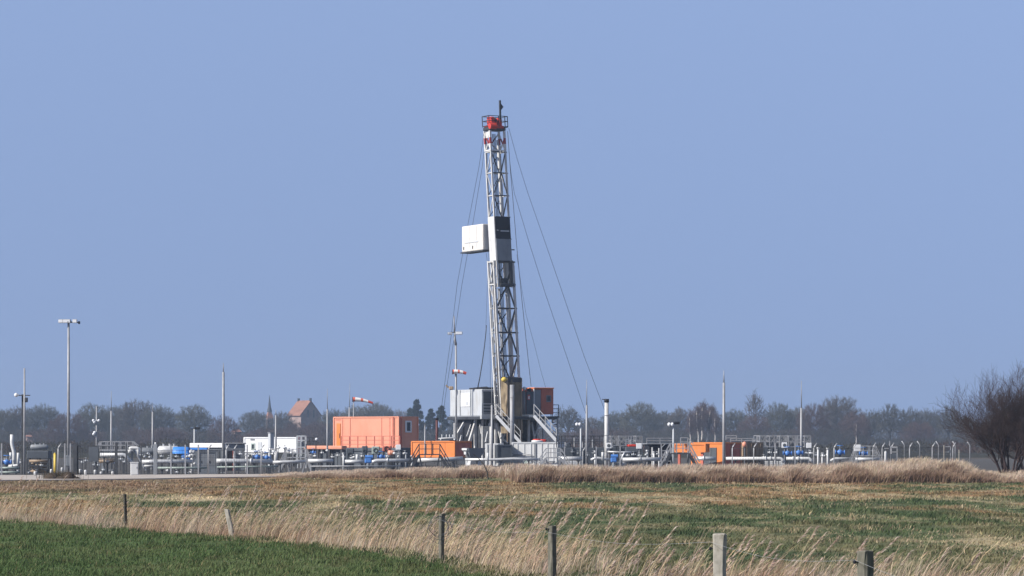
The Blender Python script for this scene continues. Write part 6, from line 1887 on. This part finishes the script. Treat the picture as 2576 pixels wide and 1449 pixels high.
for i, (px0, px1, y1, y2, d_, lab) in enumerate(((1712, 1730, 1101, 1122, 207, 'pale stair rails rising behind the orange ramp box'), (1826, 1853, 1096, 1107, 214, 'square pale rail frame on the red end roof'), (1838, 1893, 1103, 1113, 213, 'low pale rail on the brown tank roof'))):
    o = thing('guard_rail', (X(px0, d_), d_, 0), lab, 'railing')
    rails((0, d_, 0), 0, [(X(px0, d_), 0, Z(y2, d_)), (X(px1, d_), 0, Z(y2, d_))], Z(y1, d_) - Z(y2, d_), 'galv', o, .06, 2, .7)
    if i == 0:
        s = MB((0, d_, 0)); s.bar((X(px1, d_), 0, Z(y1, d_)), (X(1762, d_), 0, Z(1134, d_)), .06); s.bar((X(px1, d_), 0, 0), (X(px1, d_), 0, Z(y2, d_)), .06); s.bar((X(px1, d_), 0, Z(y1 + 9, d_)), (X(1754, d_), 0, Z(1138, d_)), .05); s.build('stair_rail', M['galv'], o)
    elif i == 2:
        s = MB((0, d_, 0)); s.bar((X(px1, d_), 0, Z(y1, d_)), (X(1906, d_), 0, Z(1113, d_)), .06); s.build('sloping_end', M['galv'], o)

# earth heap by the road
d = GD(1207)
o = thing('earth_heap', (X(152, d), d, 0), 'low dark earth heap with weeds at the road edge below the yellow post', 'earth heap')
s = MB(o.location)
for x_, w_, h_ in ((-.45, .5, .42), (.45, .42, .48), (.0, .5, .26), (.85, .3, .2)):
    s.ball((x_, 0, -.02), w_, h_ / w_, 14, 8)
s.build('soil', mat('dark_soil', (.055, .038, .024), .95, 0, .35, 6, None, 0, .8, 9), o)
nW = 500
wx = RNG.normal(0, .5, nW); hw = .25 + .35 * RNG.random(nW)
V, Q, T = blades(wx, RNG.normal(0, .12, nW), np.full(nW, .05), hw, np.full(nW, .02), RNG.normal(0, .08, nW), RNG.normal(0, .05, nW), jitter(np.broadcast_to(np.array((.10, .075, .04)), (nW, 3)), .4))
q = mesh_np('weeds', V, Q, M['grass'], o, T); q['kind'] = 'stuff'

# ------------------------------------------------------------------ near post fence along the ditch
def post(px, top, d, wpx, lean, sty, lab):
    k_ = d / F
    x = X(px, d); H = Z(top, d)
    o = thing('fence_post', (x, d, -.2), lab, 'fence post', 'old wooden posts along the ditch')
    th = math.radians({'dark': 40, 'mid': 35, 'pale': -14, 'square': 42}[sty])
    w_ = wpx * k_ / 2
    q = wpx * k_ / (math.cos(th) + abs(math.sin(th)))
    rgp = random.Random(px)
    s = MB((x, d, 0), th)
    b_ = .12 * q
    prof = [(-q / 2 + b_, -q / 2), (q / 2 - b_, -q / 2), (q / 2, -q / 2 + b_), (q / 2, q / 2 - b_), (q / 2 - b_, q / 2), (-q / 2 + b_, q / 2), (-q / 2, q / 2 - b_), (-q / 2, -q / 2 + b_)]
    n_ = 8; zs = [-.3, H * .3, H * .6, H * .85, H - .012, H]
    vs = [((a_ + rgp.uniform(-.05, .05) * q) * (.9 if z_ == H else 1) + lean * math.cos(th) * max(0, z_) / H, (c_ + rgp.uniform(-.04, .04) * q) * (.9 if z_ == H else 1), z_ + (rgp.uniform(-.012, .008) if z_ == H else 0)) for z_ in zs for a_, c_ in prof]
    fs = [(j * n_ + i, j * n_ + (i + 1) % n_, (j + 1) * n_ + (i + 1) % n_, (j + 1) * n_ + i) for j in range(len(zs) - 1) for i in range(n_)] + [tuple(range((len(zs) - 1) * n_, len(zs) * n_))]
    s.add(vs, fs)
    m_ = {'square': M['wood'], 'dark': M['darkwood'], 'pale': M['palewood'], 'mid': M['wood']}[sty]
    s.build('shaft', m_, o)
    return o, x, d, H, w_
POSTS = [(316, 1243, 74, 9.5, -.03, 'dark', 'slim dark post standing alone at the left of the ditch'),
         (586, 1281, 67, 13, -.16, 'pale', 'grey weathered post leaning left, second along the ditch'),
         (1110, 1292, 54, 16, .02, 'mid', 'short grey post with a coil of wire hanging on it'),
         (1389, 1322, 46.5, 24, .0, 'square', 'square dark post with pale left side in the middle foreground'),
         (1809, 1343, 36, 37, .01, 'pale', 'wide pale split post right of the middle'),
         (2177, 1385, 31, 46, .0, 'square', 'thick post with black insulator at the lower right')]
info = []
for i, pdef in enumerate(POSTS):
    o, x, d, H, w_ = post(*pdef)
    info.append((x, d, H, w_))
    if i >= 3:
        zi = H - (.055 if i == 3 else .18 if i == 4 else .12)
        s = MB((x - w_ - .02, d - .02, zi)); s.ball((0, 0, 0), .018, 1.3); s.tube([(0, 0, 0), (.06, 0, 0)], .010, 6); s.build('insulator', M['black'], o, True)
w_o = thing('fence_wire', (info[3][0], info[3][1], 0), 'thin pale fence wire strung between the near posts', 'wire')
s = MB()
pts = []
q0 = [(x - w_ - .02, d - .03, H - .1) for x, d, H, w_ in info[2:]] + [(4.6, 26, .85)]
for (a, b) in zip(q0[:-1], q0[1:]):
    a, b = Vector(a), Vector(b)
    for i in range(8):
        t = i / 8; p = a.lerp(b, t); p.z -= .10 * math.sin(t * PI); pts.append(p)
s.tube(pts, .0018, 5); s.build('strand', M['galv'], w_o)
o = thing('wire_coil', (info[2][0], info[2][1] - .12, info[2][2] - .25), 'loose coil of old wire hanging on the short grey post', 'wire coil')
s = MB(o.location); rgc = random.Random(3)
for i in range(7): s.torus((rgc.uniform(-.08, .03), rgc.uniform(-.05, .05), rgc.uniform(-.08, .03)), .19 + rgc.uniform(-.07, .06), .0028, 'y', 20, 4)
s.build('loops', M['wire'], o)

# ------------------------------------------------------------------ haze: the air between here and the wood
s = MB(); s.box((-1500, -40, -1.5), (1500, 1700, 37.5))
hz = s.build('haze', bpy.data.materials.new('haze_air'))
hm = hz.data.materials[0]; hm.use_nodes = True
hm.node_tree.nodes.clear()
ho = hm.node_tree.nodes.new('ShaderNodeOutputMaterial'); pv = hm.node_tree.nodes.new('ShaderNodeVolumePrincipled')
pv.inputs['Color'].default_value = (.60, .76, 1.0, 1); pv.inputs['Density'].default_value = .00030; pv.inputs['Anisotropy'].default_value = .1
hm.node_tree.links.new(pv.outputs[0], ho.inputs['Volume'])
tag(hz, 'thin blue grey haze over the whole plain', kind='stuff')
